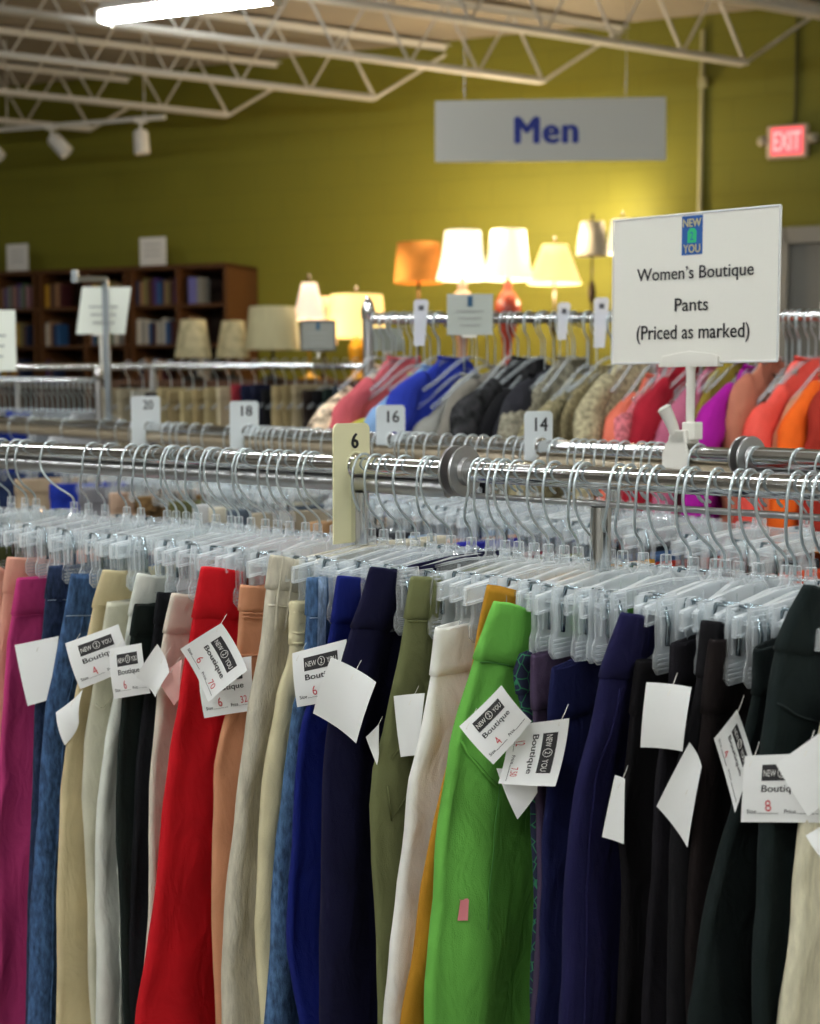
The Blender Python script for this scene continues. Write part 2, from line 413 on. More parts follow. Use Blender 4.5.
palette = {'yellow': 'B88A1E', 'purple': '4B3570', 'grey': '8A8A84', 'green': '3E5A3A', 'white': 'C9C2B2', 'navy': '23304F', 'blue': '2F5C8C', 'maroon': '4B1E22', 'tan': '9A7450', 'olive': '7F7A4A', 'brown': '5B3F2E', 'lilac': '6D6BA8', 'pink': 'A4787E'}
bookm = {k: principled('book_' + k, srgb(v), .6) for k, v in palette.items()}
rowname = ['top shelf', 'second shelf', 'third shelf']
fills = {(1, 0): 'tan purple grey green pink', (1, 1): 'yellow olive brown navy', (3, 0): 'yellow brown brown tan maroon', (4, 0): 'brown yellow olive tan', (6, 0): 'navy tan olive brown maroon purple blue', (7, 0): 'lilac grey',
         (3, 1): 'white tan navy blue', (4, 1): 'tan blue green white', (6, 1): 'white grey white blue navy maroon', (7, 1): 'tan grey brown', (6, 2): 'brown navy tan maroon', (3, 2): 'purple brown navy', (7, 2): 'brown navy white', (1, 2): 'yellow tan navy'}
for (bay, row), cols in fills.items():
    x0 = divs[bay] + .014; x1 = divs[bay + 1] - .014
    cols = cols.split(); x = x0 + .01 + (.05 if bay == 7 else 0); zb = allz[row] + .011
    for ci, cn in enumerate(cols * 2 if bay not in (7, 3) else cols):
        th = random.uniform(.018, .036) * (1.3 if cn in ('white', 'yellow', 'lilac') else 1); hh = random.uniform(.15, .19)
        if bay == 7 and row == 0 and ci == 0: th = .07
        if x + th > x1: break
        bw = .12
        lean = .0
        root = thing('book', f'{cn} paperback on the {rowname[row]} in the {bays[bay]} of the bookcase', 'book', WM @ Vector((xr + x + th / 2, -BD + .03 + bw / 2, zb)), -WTH, f'paperbacks on the {rowname[row]}, {bays[bay]}')
        m = MB(); m.box((-th / 2 + .001, 0, hh / 2), (.002, bw, hh)).box((th / 2 - .001, 0, hh / 2), (.002, bw, hh)).box((0, -bw / 2 + .001, hh / 2), (th, .002, hh)); m.build('cover', bookm[cn], root)
        MB().box((0, .002, hh / 2), (th - .004, bw - .008, hh - .006)).build('page_block', PAPER, root)
        x += th + .0015
# paper notices standing on the bookcase
for (x0, y0, x1, y1, lab) in ((7, 244, 28, 268, 'small white paper notice on the bookcase top above the edge bay'), (140, 237, 166, 264, 'white paper notice on the bookcase top above the middle bay')):
    a = wl(on_wall(x0, y1, BD - .1)); b2 = wl(on_wall(x1, y0, BD - .1)); wd = b2.x - a.x; hh = b2.z - topz
    s = thing('paper_notice', lab, 'sign', WM @ Vector(((a.x + b2.x) / 2, -BD + .1, topz + .003)), -WTH)
    MB().box((0, 0, hh / 2), (wd, .004, hh)).build('card', PAPER, s)
    m = MB()
    for k in range(3): m.box((0, -.003, hh * (.75 - .18 * k)), (wd * .6, .001, .006))
    m.build('printed_line', INK_PALE, s); MB().box((0, 0, .005), (wd * .7, .05, .01)).build('stand_foot', WHITE_PL, s)

# ================================================================ TABLE LAMPS on a high shelf
LY = 9.0; SH = 1.56
def hx(px, Y=LY): return (px - 410) / F * Y * 1.003
sroot = thing('display_shelf', 'long wooden display shelf carrying the table lamps', 'shelf', (hx(400), LY, 0))
MB().box((0, .05, SH - .015), (3.5, .7, .03)).build('shelf_top', bm_, sroot, bevel=.003)
m = MB()
for s in (-1, -.33, .33, 1): m.box((s * 1.7, .05, SH / 2 - .015), (.03, .66, SH - .03))
m.build('shelf_upright', bm_, sroot); MB().box((0, .1, .7), (3.4, .5, .025)).box((0, .1, .2), (3.4, .5, .025)).build('lower_shelf', bm_, sroot)
def shade_mat(name, col, e, ec=None):
    if name in MATS: return MATS[name]
    m = principled(name, col, .85)
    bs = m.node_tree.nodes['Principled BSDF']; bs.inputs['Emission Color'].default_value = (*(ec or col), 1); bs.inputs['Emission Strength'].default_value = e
    tint_nodes = None
    return m
def lamp(label, xt0, xt1, yt, xb0, xb1, yb, mat, base, basemat, lit=0, dy=0., color=(1, .82, .56), finial=True, pleat=False):
    Y = LY + dy; k = Y / F
    xc = (xb0 + xb1) / 2; X = (xc - 410) * k
    zt = at_y(xc, yt, Y).z; zb = at_y(xc, yb, Y).z; rt = (xt1 - xt0) / 2 * k; rb = (xb1 - xb0) / 2 * k
    r = thing('table_lamp', label, 'lamp', (X, Y, SH), 0)
    z0 = zb - SH; z1 = zt - SH
    m = MB()
    n = 48
    prof = [(rb, z0), (rb * .75 + rt * .25 - (.006 if pleat else 0), z0 + (z1 - z0) * .25), (rb * .5 + rt * .5 - (.009 if pleat else 0), (z0 + z1) / 2), (rt, z1), (rt - .003, z1), (rb * .5 + rt * .5 - .004 - (.009 if pleat else 0), (z0 + z1) / 2), (rb - .003, z0), (rb, z0)]
    m.lathe(prof, n)
    if pleat:
        out = []
        for i, v in enumerate(m.v):
            f = 1 + .015 * (1 if i % 2 else -1); out.append((v[0] * f, v[1] * f, v[2]))
        m.v = out
    m.build('lamp_shade', mat, r, smooth=not pleat)
    MB().tube([(0, 0, 0.02), (0, 0, z1 + .015)], .004, 6).build('rod', principled('brass', srgb('8A6A2A'), .3, 1.), r)
    if finial: MB().lathe([(0, .045), (.006, .04), (.011, .025), (.006, .01), (.008, 0), (0, 0)], 10, (0, 0, z1 + .008)).build('finial', principled('dark_bronze', srgb('2E2216'), .4, .6), r, smooth=True)
    m = MB()
    for a in (0, 2.09, 4.19): m.tube([(0, 0, z1 - .01), (rt * math.cos(a), rt * math.sin(a), z1 - .006)], .002, 4)
    m.build('shade_ring', CHROME_DULL, r)
    bz = z0 - .01
    if base == 'vase': prof = [(0, 0), (.055, 0), (.06, .02), (.03, .04), (.03, bz * .35), (.05, bz * .5), (.083, bz * .70), (.08, bz * .80), (.05, bz * .88), (.026, bz * .93), (.032, bz * .96), (.014, bz + .02), (0, bz + .02)]
    elif base == 'thin': prof = [(0, 0), (.07, 0), (.072, .012), (.02, .03), (.009, .05), (.009, bz * .5), (.022, bz * .55), (.009, bz * .6), (.008, bz + .02), (0, bz + .02)]
    elif base == 'urn': prof = [(0, 0), (.06, 0), (.06, .02), (.03, .035), (.04, bz * .4), (.052, bz * .75), (.05, bz * .85), (.03, bz * .95), (.012, bz + .02), (0, bz + .02)]
    elif base == 'knob': prof = [(0, 0), (.07, 0), (.07, .01), (.016, .03), (.007, .05), (.007, bz * .62), (.02, bz * .66), (.026, bz * .72), (.02, bz * .78), (.007, bz * .82), (.007, bz + .02), (0, bz + .02)]
    MB().lathe(prof, 24).build('lamp_base', basemat, r, smooth=True)
    MB().lathe([(0, .05), (.02, .045), (.03, .02), (.026, -.01), (.012, -.035), (0, -.035)], 12, (0, 0, z0 + (z1 - z0) * .4)).build('bulb', emit('bulb_glow', (1, .8, .5), 4) if lit else WHITE_PL, r, smooth=True)
    if lit:
        for zz, pw in ((z1 + .06, .5), (z0 - .04, .35)):
            L = bpy.data.lights.new('lamp_glow', 'POINT'); L.energy = LAMP_W * lit * pw; L.color = color; L.shadow_soft_size = .05
            lo = bpy.data.objects.new('lamp_glow', L); COL.objects.link(lo); lo.parent = r; lo.location = (0, 0, zz)
darkb = principled('dark_bronze', srgb('2E2216'), .4, .6)
red = principled('red_ceramic', srgb('8E3A2E'), .25); gold = principled('gold_ceramic', srgb('B88A20'), .3, .3); blackb = principled('black_base', srgb('1C1A18'), .4)
lamp('table lamp with a mottled orange drum shade on a dark stem', 398, 440, 243, 394, 443, 283, tint(shade_mat('shade_orange', srgb('B5702A'), .30, srgb('E08A30')), 8, .25, 0), 'thin', darkb, .25, .15, (1, .5, .2), False)
lamp('lit lamp with a pleated white shade and white neck beside the orange one', 447, 482, 231, 436, 488, 280, shade_mat('shade_white', srgb('EFE6D0'), 1.15, srgb('FFF2D8')), 'vase', principled('blush_ceramic', srgb('B09080'), .3), 1, 0, pleat=True, finial=False)
lamp('lit lamp with a pleated white shade on a red ceramic vase base', 491, 525, 230, 482, 532, 280, shade_mat('shade_white2', srgb('EFE3C4'), .95, srgb('FFEFC8')), 'vase', red, 1, .1, pleat=True, finial=False)
lamp('lit lamp with a cream cone shade and black finial on a thin stem', 541, 566, 245, 526, 580, 284, shade_mat('shade_cream', srgb('F0DCA0'), .95, srgb('FFDF90')), 'thin', darkb, .9, .1)
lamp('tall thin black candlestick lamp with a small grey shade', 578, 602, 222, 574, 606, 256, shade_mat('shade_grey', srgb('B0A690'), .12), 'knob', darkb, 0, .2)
lamp('lamp with a small bright shade peeking out behind the boutique sign', 608, 630, 220, 604, 636, 254, shade_mat('shade_bright', srgb('F4E6C8'), 1.1), 'knob', darkb, .5, .25)
lamp('small lit lamp with a pinkish white bell shade behind the framed notice', 303, 318, 283, 294, 326, 320, shade_mat('shade_pink', srgb('EBD2B8'), .75, srgb('FFE0C8')), 'thin', gold, .25, -.25)
lamp('lit lamp with a wide yellow drum shade on a gold urn base', 331, 383, 295, 327, 387, 338, shade_mat('shade_yellow', srgb('F2D890'), .95, srgb('FFDC8A')), 'urn', gold, .7, .0)
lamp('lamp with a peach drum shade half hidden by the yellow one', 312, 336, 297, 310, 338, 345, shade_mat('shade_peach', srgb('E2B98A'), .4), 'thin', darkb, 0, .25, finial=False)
lamp('unlit lamp with a wide cream drum shade beside the framed notice', 252, 298, 307, 246, 301, 350, tint(shade_mat('shade_beige', srgb('C2BA92'), .03), 30, .06, 0, 300, (1, 1, .05)), 'thin', blackb, 0, -.35, finial=False)  # shade given a faint glow of its own although the lamp is off
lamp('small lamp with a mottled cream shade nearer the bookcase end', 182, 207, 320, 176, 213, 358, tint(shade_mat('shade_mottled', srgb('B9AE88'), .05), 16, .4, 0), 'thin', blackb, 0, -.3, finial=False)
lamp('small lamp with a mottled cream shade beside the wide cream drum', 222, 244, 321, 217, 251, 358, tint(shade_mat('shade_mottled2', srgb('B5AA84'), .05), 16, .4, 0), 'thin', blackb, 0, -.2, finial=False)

# ================================================================ HANGERS
def hook_path(dx=0., sc_=1.):
    P = [(.031, -.022), (.022, -.016), (.0165, -.002), (.0115, .0105), (0, .0158), (-.0125, .0115), (-.0205, -.004), (-.022, -.022), (-.018, -.040), (-.008, -.055), (.006, -.066), (.0125, -.074), (.0135, -.088)]
    out = []
    for y, z in P:
        t = min(1, max(0, (-.02 - z) / .055)); out.append((dx * t * t * (3 - 2 * t), y * sc_, z))
    return out
def hanger_meshes(dx=0., yaw=0., half=.13, clips=(-.108, .1), lean=0.):
    """returns dict of MB pieces, local frame: x along the rail, y across, z up"""
    D = {}
    D['hook'] = MB().tube(crom(hook_path(dx), 4), .00165, 7)
    M = Matrix.Translation((dx, 0, 0)) @ Matrix.Rotation(yaw, 4, 'Z') @ Matrix.Rotation(lean, 4, 'X')
    b = MB()
    b.lathe([(.0035, -.078), (.006, -.079), (.0065, -.096), (.011, -.102), (.011, -.112)], 10, (0, .0135, 0))
    # arm: top and bottom rails with a web between
    poly = [(-half, -.122), (-half, -.110), (-.03, -.098), (.05, -.098), (half, -.110), (half, -.122), (.03, -.113), (-.02, -.113)]
    def P(a, c, t): return Vector((t, a, c))
    b.prism([(-half, -.130), (-half, -.113), (-.02, -.100), (.03, -.100), (half, -.113), (half, -.130), (.03, -.119), (-.02, -.119)], -.0008, .0008, P)
    b.prism([(-half, -.1145), (-half, -.1120), (-.02, -.0990), (.03, -.0990), (half, -.1120), (half, -.1145), (.03, -.1015), (-.02, -.1015)], -.0026, .0026, P)
    b.prism([(-half, -.1315), (-half, -.129), (-.02, -.1178), (.03, -.1178), (half, -.129), (half, -.1315), (.03, -.1203), (-.02, -.1203)], -.0026, .0026, P)
    b.lathe([(.006, -.088), (.0072, -.089), (.006, -.0905), (.0072, -.092), (.006, -.0935)], 10, (0, .0135, 0))
    for yy in (-half, -.09, -.06, -.03, .06, .09, half): b.box((0, yy, -.111 - abs(yy) * .085), (.0052, .0016, .016))
    b.v = [tuple(M @ Vector(v)) for v in b.v]; D['bar'] = b
    D['clips'] = []
    for cy in clips:
        c = MB()
        for s in (-1, 1):
            # jaw: rounded paddle with ridges
            poly = [(-.013, -.103), (.013, -.103), (.016, -.125), (.0145, -.15), (.0185, -.158), (.0185, -.170), (.012, -.177), (-.012, -.177), (-.0185, -.170), (-.0185, -.158), (-.0145, -.15), (-.016, -.125)]
            c.prism([(cy + a_, b_) for a_, b_ in poly], s * .011, s * .0135, P)
            for k in range(4): c.box((s * .0145, cy, -.158 - k * .0045), (.0018, .030, .0018))
            for k in range(4): c.box((s * .0142, cy, -.106 - k * .005), (.0016, .024, .0014))
            c.box((s * .0142, cy - .009, -.128), (.0022, .0016, .04)); c.box((s * .0142, cy + .009, -.128), (.0022, .0016, .04))
        c.box((0, cy, -.118), (.024, .02, .004))
        sp = MB().tube([(-.0155, cy, -.15), (-.0165, cy, -.128), (-.009, cy, -.1045), (.009, cy, -.1045), (.0165, cy, -.128), (.0155, cy, -.15)], .0024, 6)
        for q_ in (c, sp): q_.v = [tuple(M @ Vector(v)) for v in q_.v]
        D['clips'].append((c, sp))
    return D
def build_hanger(fr, s, D, label, group, mat=None):
    mat = mat or CLEAR
    r = thing('clip_hanger', label, 'hanger', fr.W(s, 0, 0), fr.rz, group)
    D['hook'].build('hook', WIRE, r, smooth=True)
    D['bar'].build('hanger_bar', mat, r)
    for c, sp in D['clips']:
        cc = c.build('clip', mat, r); sp.build('spring', SPRING, cc, smooth=True)
    return r

# ================================================================ PANTS
def interp(T, x):
    if x <= T[0][0]: return T[0][1]
    for (a, b), (c, d) in zip(T, T[1:]):
        if x <= c: return b + (d - b) * (x - a) / (c - a)
    return T[-1][1]
class Pants:
    def __init__(s, fr, name, label, mat, cont, top2=None, q0=.145, W=.31, band=.04, wave=.004, th=.024, cat='pants', blend=.45, zbot=.30, seed=0, group=None, tilt=0., res=1., inner=None, gather=False, nowb=False):
        s.nz = 1.; s.fr = fr; rnd = random.Random(seed); s.ph = [rnd.uniform(0, 6.28) for _ in range(8)]
        P0 = fr.on_y(cont[0][0], cont[0][1], -q0); s.s0 = P0.x; s.ztop = P0.z
        tab_s = []; tab_q = []
        for (px, py) in cont:
            A_ = fr.on_y(px, py, -q0); sx_ = s.s0 + (1 - blend) * (A_.x - s.s0)
            B_ = fr.on_x(px, py, sx_)
            tab_s.append((-B_.z, sx_)); tab_q.append((-B_.z, -B_.y))
        s.ts = tab_s; s.tq = tab_q
        s.W = W; s.wave = wave; s.th = th; s.band = band; s.gather = gather
        s.dz = 0.
        if top2:
            C_ = fr.on_x(top2[0], top2[1], s.s0); s.y2 = C_.y + q0; s.dz = C_.z - s.ztop; s.y2 = max(.02, s.y2)
        else: s.y2 = .06
        r = thing(name, label, cat, fr.W(s.s0, 0, 0) , fr.rz, group); s.root = r
        # origin is at rail height; local x relative to s0
        n = int(44 * res); zb = zbot - fr.z; nr = int(46 * res)
        zs = [s.ztop - (s.ztop - zb) * (i / (nr - 1)) ** 1.25 for i in range(nr)]
        rows_ = []
        def ring(z, inset, off=0.):
            out = []
            for k in range(n):
                a = 2 * math.pi * k / n; out.append(s.cs(a, z, inset + off))
            return out
        for k in range(3, 0, -1): rows_.append(ring(s.ztop - .012 * k, .0022))
        for z in zs: rows_.append(ring(z, 0))
        m = MB().grid(rows_, True); s.body = m.build('trouser_legs', mat, r, smooth=True)
        if band and not nowb:
            rows_ = [ring(s.ztop - .010, .0012), ring(s.ztop + .0005, .0008), ring(s.ztop + .0013, -.0012), ring(s.ztop - .002, -.0022)]
            for k in range(1, 6): rows_.append(ring(s.ztop - band * k / 5, -.0022))
            rows_.append(ring(s.ztop - band - .001, -.0006))
            MB().grid(rows_, True).build('waistband', mat, r, smooth=True)
    def zdrop(s, yo, z):
        """sag of the top edge at distance yo behind the near edge"""
        t = min(1, max(0, yo / s.y2)); k = s.dz * (t * t * (3 - 2 * t))
        if yo > s.y2: k *= max(0, 1 - (yo - s.y2) / .1)
        f = max(0, 1 - (s.ztop - z) / .25); return k * f
    def cs(s, a, z, inset=0.):
        q = interp(s.tq, -z); sx = interp(s.ts, -z) - s.s0; d = max(0, s.ztop - z)
        W = s.W * (1 + .12 * min(1, d / .2)); ca, sa = math.cos(a), math.sin(a)
        yo = W / 2 * (1 - ca)
        y = -q + yo
        t = min(1, d / .12); th = s.th * (.62 + .38 * t) + .006 * min(1, d / .5)
        xx = th / 2 * (abs(sa) ** .55) * (1 if sa >= 0 else -1)
        if d > .30: xx *= 1 - .35 * min(1, (d - .3) / .15) * math.exp(-((yo - W / 2) / .02) ** 2)
        am = s.wave * min(1, .25 + d / .15); p = s.ph
        wv = am * (math.sin(yo * 48 + p[0] + d * 1.5) + .55 * math.sin(yo * 95 + p[1] - d * 3) + .4 * math.sin(d * 17 + yo * 25 + p[2]) * min(1, d * 4))
        wv += am * .35 * math.sin(d * 46 + yo * 40 + p[3]) * math.exp(-((d - .12) / .07) ** 2)
        if s.gather: wv += .0022 * math.sin(yo * 300) * max(0, 1 - d / .08) 
        if s.gather: xx += .0016 * math.sin(d * 420) * max(0, 1 - d / .05) * (1 if sa >= 0 else -1)
        if d > .05:
            k_ = min(1, (d - .05) / .1) * .0075 * s.nz
            wv += k_ * mnoise.noise(Vector((yo * 17 + p[5] * 7, d * 6.5 + p[6] * 5, p[7]))) + k_ * .55 * mnoise.noise(Vector((yo * 45 + p[6] * 7, d * 20 + yo * 16, p[5])))
        L_ = math.hypot(sa, .35 * ca); 
        xx -= inset * sa / L_; y += inset * .35 * ca / L_ 
        y2 = y + .0015 * math.sin(d * 23 + p[4]) * min(1, d * 6)
        return Vector((sx + xx + wv * min(1, yo / .01 + .4), y2, z + s.zdrop(yo, z)))
    def face(s, yo, z, off=0.):
        d = max(0, s.ztop - z); W = s.W * (1 + .12 * min(1, d / .2)); c_ = max(-1, min(1, 1 - 2 * yo / W))
        return s.cs(math.acos(c_), z, -off)
    def line(s, name, pts, mat, r=.0007, off=.0015):
        MB().tube([s.face(yo, s.ztop - d, off) for yo, d in pts], r, 5).build(name, mat, s.root, smooth=True)
    def loop(s, yo, mat, w=.009, h=None):
        h = h or s.band + .008; m = MB(); rows_ = []
        for k in range(8):
            z = s.ztop + .003 - h * k / 7; o_ = .006 if 0 < k < 7 else .002
            rows_.append([s.face(yo - w / 2, z, .001), s.face(yo - w / 2, z, o_), s.face(yo + w / 2, z, o_), s.face(yo + w / 2, z, .001)])
        m.grid(rows_).build('belt_loop', mat, s.root)
    def patch(s, name, y0, y1, d0, d1, mat, off=.0028):
        rows_ = [[s.face(y0 + (y1 - y0) * j / 4, s.ztop - (d0 + (d1 - d0) * i / 5), off) for j in range(5)] for i in range(6)]
        back = [[s.face(y0 + (y1 - y0) * j / 4, s.ztop - (d0 + (d1 - d0) * i / 5), .0002) for j in range(5)] for i in range(6)]
        MB().grid(rows_).grid(back).build(name, mat, s.root, smooth=True)

fm_ = {}
def fb(n, h, k='plain'): return fabric(n, h, k)
PL = []   # front pants
def P(key, label, mat, cont, **kw):
    nm = kw.pop('nm', 'pants')
    p = Pants(FR, nm, label, mat, cont, seed=len(PL) * 13 + 5, **kw); p.key = key; PL.append(p); return p
m_thread = principled('pale_thread', srgb('9FB0C4'), .8)
P('olive0', 'dark olive pants at the frame edge behind the salmon ones', fb('dark_olive', '3E4326'), [(-14, 548), (-18, 640), (-24, 800), (-30, 1024)], top2=(20, 547))
P('salmon0', 'pale salmon pants at the frame edge just behind the salmon waistband', fb('pale_salmon', 'E0A896'), [(-6, 565), (-10, 640), (-16, 800), (-24, 1024)], top2=(8, 572), th=.02)
p = P('salmon', 'salmon pink pants with a smooth wide waistband beside the magenta pair', fb('salmon', 'DDA08C'), [(8, 558), (2, 600), (-6, 660), (-16, 800), (-22, 1024)], top2=(34, 559), band=.05)
p = P('magenta', 'magenta pants with a stitched waistband hanging beside dark denim', fb('magenta', 'C4407C'), [(18, 579), (12, 615), (8, 640), (4, 700), (-1, 760), (-4, 860), (-8, 1024)], top2=(47, 577), band=.052, wave=.005)
p.line('seam', [(.02, .0), (.02, .05)], fb('magenta', 'B01A6C')); p.line('waist_seam', [(0.004 + .01 * k, .055) for k in range(9)], fb('magenta', 'B01A6C'), .001)
dk = fb('dark_denim', '28344E', 'denim'); p = P('dkdenim', 'dark indigo jeans between the magenta pants and the mid blue jeans', dk, [(50, 567), (44, 610), (41, 640), (36, 700), (31, 800), (28, 900), (24, 1024)], top2=(74, 566), nm='jeans', cat='jeans', band=.045)
p.loop(.018, dk); p.line('stitching', [(.002 + .01 * k, .047) for k in range(9)], m_thread, .0005)
jb = fb('mid_denim', '3F5A80', 'denim'); p = P('jeans', 'mid blue jeans with a round metal side button', jb, [(71, 574), (63, 620), (57, 655), (48, 700), (41, 765), (35, 860), (30, 940), (26, 1024)], top2=(98, 574), nm='jeans', cat='jeans', band=.056, q0=0.153)
p.line('stitching', [(.002 + .01 * k, .058) for k in range(9)], m_thread, .0006); p.line('side_seam', [(.026, .06 + .02 * k) for k in range(40)], jb, .0014)
B_ = p.face(.012, p.ztop - .131, .003); MB().lathe([(0, .004), (.006, .0035), (.0078, .001), (.0078, -.001), (0, -.001)], 14).build('button', principled('brass_button', srgb('B5A888'), .3, .8), p.root, smooth=True)
bo = p.root.children[-1]; bo.location = B_; bo.rotation_euler = (math.radians(78), 0, math.radians(35))
kh = fb('khaki', 'D2C39A'); p = P('khaki', 'khaki beige pants with a curved faced waistband', kh, [(104, 571), (95, 600), (87, 640), (78, 690), (68, 740), (61, 800), (59, 860), (58, 1024)], top2=(129, 572), band=.05)
p.line('topstitch', [(.003 + .008 * k, .046 + .0004 * k) for k in range(9)], kh, .001)
iv = fb('ivory', 'D5D2BC'); p = P('ivory', 'ivory pants with a slanted hip pocket, hanging under the first two price tags', iv, [(107, 602), (101, 640), (93, 690), (85, 740), (83, 800), (84, 850), (90, 950), (94, 1024)], top2=(128, 600), band=.0)
p.line('pocket_edge', [(.004 + .006 * k, .14 + .008 * math.sin(k)) for k in range(6)], iv, .0016)
wh = fb('soft_white', 'DDE0D6'); p = P('white1', 'soft white jeans with a puckered leg seam', wh, [(138, 574), (130, 610), (124, 650), (112, 700), (103, 740), (97, 800), (96, 860), (95, 900), (96, 1024)], top2=(158, 577), band=.055, q0=0.147, nm='jeans', cat='jeans')
p.line('leg_seam', [(.036 + .001 * math.sin(k * 2.2), .10 + .014 * k) for k in range(50)], wh, .0022)
P('blackgreen', 'greenish black pants with a low waistband beside the white jeans', fb('black_green', '141C19'), [(136, 605), (131, 640), (124, 690), (119, 740), (118, 850), (122, 950), (126, 1024)], top2=(153, 605), q0=.163)
P('black1', 'plain black pants just before the blush pair', fb('black_plain', '15161A'), [(159, 593), (155, 630), (148, 680), (140, 750), (134, 850), (131, 950), (129, 1024)], top2=(173, 594))
P('blush', 'pale blush pants with a smooth band beside the red pair', fb('blush', 'DED5C4'), [(173, 594), (165, 630), (158, 670), (153, 750), (151, 850), (148, 930), (140, 1024)], top2=(195, 596), band=.05)
p = P('red', 'bright red pants with a tall plain waistband', fb('bright_red', 'C41822'), [(203, 568), (194, 620), (190, 650), (181, 690), (171, 750), (161, 850), (150, 930), (138, 1024)], top2=(257, 573), band=.062, q0=0.160, W=.33, th=.03)
p = P('peach', 'peach orange pants with a ribbed waistband', fb('peach', 'D49672'), [(242, 586), (240, 612), (239, 640), (234, 690), (224, 730), (216, 770), (213, 850), (214, 950), (217, 1024)], top2=(262, 587), band=.03)
for k in (.033, .038, .085): p.line('rib_seam', [(.002 + .01 * j, k) for j in range(7)], fb('peach', 'D98F68'), .0016)
li = fb('oat_linen', 'C9C2AE', 'linen'); p = P('linen', 'oatmeal linen pants with gathers at the waist', li, [(272, 556), (265, 600), (259, 650), (247, 720), (237, 790), (229, 870), (224, 950), (222, 1024)], top2=(302, 561), band=.038, th=.034, q0=0.155, wave=.006)
p.line('waist_seam', [(.002 + .01 * k, .058) for k in range(9)], li, .0013)
for k in (.012, .03): p.line('gather_fold', [(k, .0 + .008 * j) for j in range(12)], li, .0018)
cr = fb('cream_cotton', 'DDD3AC'); p = P('creamg', 'cream cotton pants with an elastic gathered waist', cr, [(291, 602), (290, 640), (288, 660), (276, 690), (270, 730), (263, 780), (258, 860), (254, 920), (262, 1024)], top2=(306, 602), band=.05, gather=True)
for k in (.012, .024, .036, .048): p.line('elastic_rib', [(.001 + .006 * j, k) for j in range(8)], cr, .0022, .001)
jd_ = fb('bright_denim', '4B688C', 'denim'); p = P('denim2', 'blue jeans with pale worn stitching beside the royal blue pair', jd_, [(308, 579), (306, 620), (303, 670), (292, 710), (285, 760), (276, 860), (268, 950), (263, 1024)], top2=(340, 578), nm='jeans', cat='jeans', band=.042)
p.loop(.017, fb('pale_denim', '8FA6C2', 'denim'), .012, .09); p.line('stitching', [(.002 + .01 * k, .045) for k in range(8)], m_thread, .0006)
p = P('royal', 'royal blue pants with a pale tag thread', fb('royal_blue', '101C66'), [(339, 577), (334, 615), (327, 650), (315, 690), (303, 740), (295, 820), (291, 890), (294, 960), (302, 1024)], top2=(364, 578), band=.052)
p = P('navy', 'navy pants with a tall rounded waistband beside the olive jeans', fb('navy', '0F0F2C'), [(372, 568), (363, 600), (352, 628), (341, 665), (333, 710), (327, 760), (322, 850), (320, 1024)], top2=(400, 571), band=.066, W=.22, q0=0.157)
ol = fb('olive', '6B6F4A'); p = P('olive', 'olive green jeans with a belt loop and welt pocket', ol, [(413, 578), (408, 612), (402, 650), (394, 690), (386, 730), (377, 770), (374, 810), (377, 880), (380, 950), (383, 1024)], top2=(440, 578), band=.044, nm='jeans', cat='jeans')
p.loop(.032, ol, .012, .07); p.line('waist_seam', [(.002 + .01 * k, .047) for k in range(9)], ol, .0013); p.patch('welt_pocket', .022, .075, .115, .19, ol, .003)
p.line('cargo_seam', [(.012, .20), (.03, .17), (.045, .16), (.045, .24), (.02, .27), (.012, .23)], ol, .0014)
p = P('white2', 'white pants with a soft rounded waist beside the mustard pair', fb('white_cotton', 'F0EFE8'), [(438, 629), (433, 680), (425, 725), (413, 780), (407, 830), (401, 880), (392, 960), (385, 1024)], top2=(478, 619), band=.05, q0=0.153, th=.03)
p = P('mustard', 'mustard yellow pants between the white and the green pairs', fb('mustard', 'B27F26'), [(488, 585), (481, 620), (474, 660), (466, 700), (453, 750), (437, 820), (425, 880), (412, 960), (400, 1024)], top2=(520, 590), band=.0)
gr_ = fb('grass_green', '6DB44E'); p = P('green', 'bright green pants with a tall curved waistband and hip pocket', gr_, [(497, 603), (488, 630), (480, 655), (470, 700), (459, 745), (451, 790), (444, 840), (440, 900), (435, 960), (429, 1024)], top2=(548, 618), band=.058, q0=0.161, th=.032, W=.33, wave=.006)
p.line('waist_seam', [(.002 + .009 * k, .0605) for k in range(10)], principled('dark_green_thread', srgb('3E7A30'), .9), .0008)  # seam line in a darker green than the cloth
p.line('pocket_edge', [(.004 + .012 * k, .142 + .012 * k + .006 * math.sin(k * .7)) for k in range(5)], gr_, .0018)
p.line('leg_seam', [(.056 - .0006 * k, .19 + .012 * k) for k in range(14)], principled('dark_green_thread', srgb('2F6E24'), .9), .0007)
p.patch('pink_sticker', .022, .030, .312, .334, principled('pink_sticker', srgb('E58A90'), .7), .003)
npm = principled('navy_print_fabric', srgb('171C3A'), .9)
nt = npm.node_tree; bs = nt.nodes['Principled BSDF']; tc = nt.nodes.new('ShaderNodeTexCoord'); vo = nt.nodes.new('ShaderNodeTexVoronoi'); vo.feature = 'DISTANCE_TO_EDGE'; vo.inputs['Scale'].default_value = 75
ra = nt.nodes.new('ShaderNodeValToRGB'); ra.color_ramp.elements[0].position = .025; ra.color_ramp.elements[0].color = (*srgb('2A7A50'), 1); ra.color_ramp.elements[1].position = .05; ra.color_ramp.elements[1].color = (*srgb('171C3A'), 1)
nt.links.new(tc.outputs['Object'], vo.inputs['Vector']); nt.links.new(vo.outputs['Distance'], ra.inputs[0]); nt.links.new(ra.outputs[0], bs.inputs['Base Color'])
P('print', 'navy pants with a green chain print peeking out beside the green pair', npm, [(520, 655), (514, 672), (516, 690), (524, 730), (528, 800), (530, 900), (528, 1024)], top2=(560, 640), th=.014)
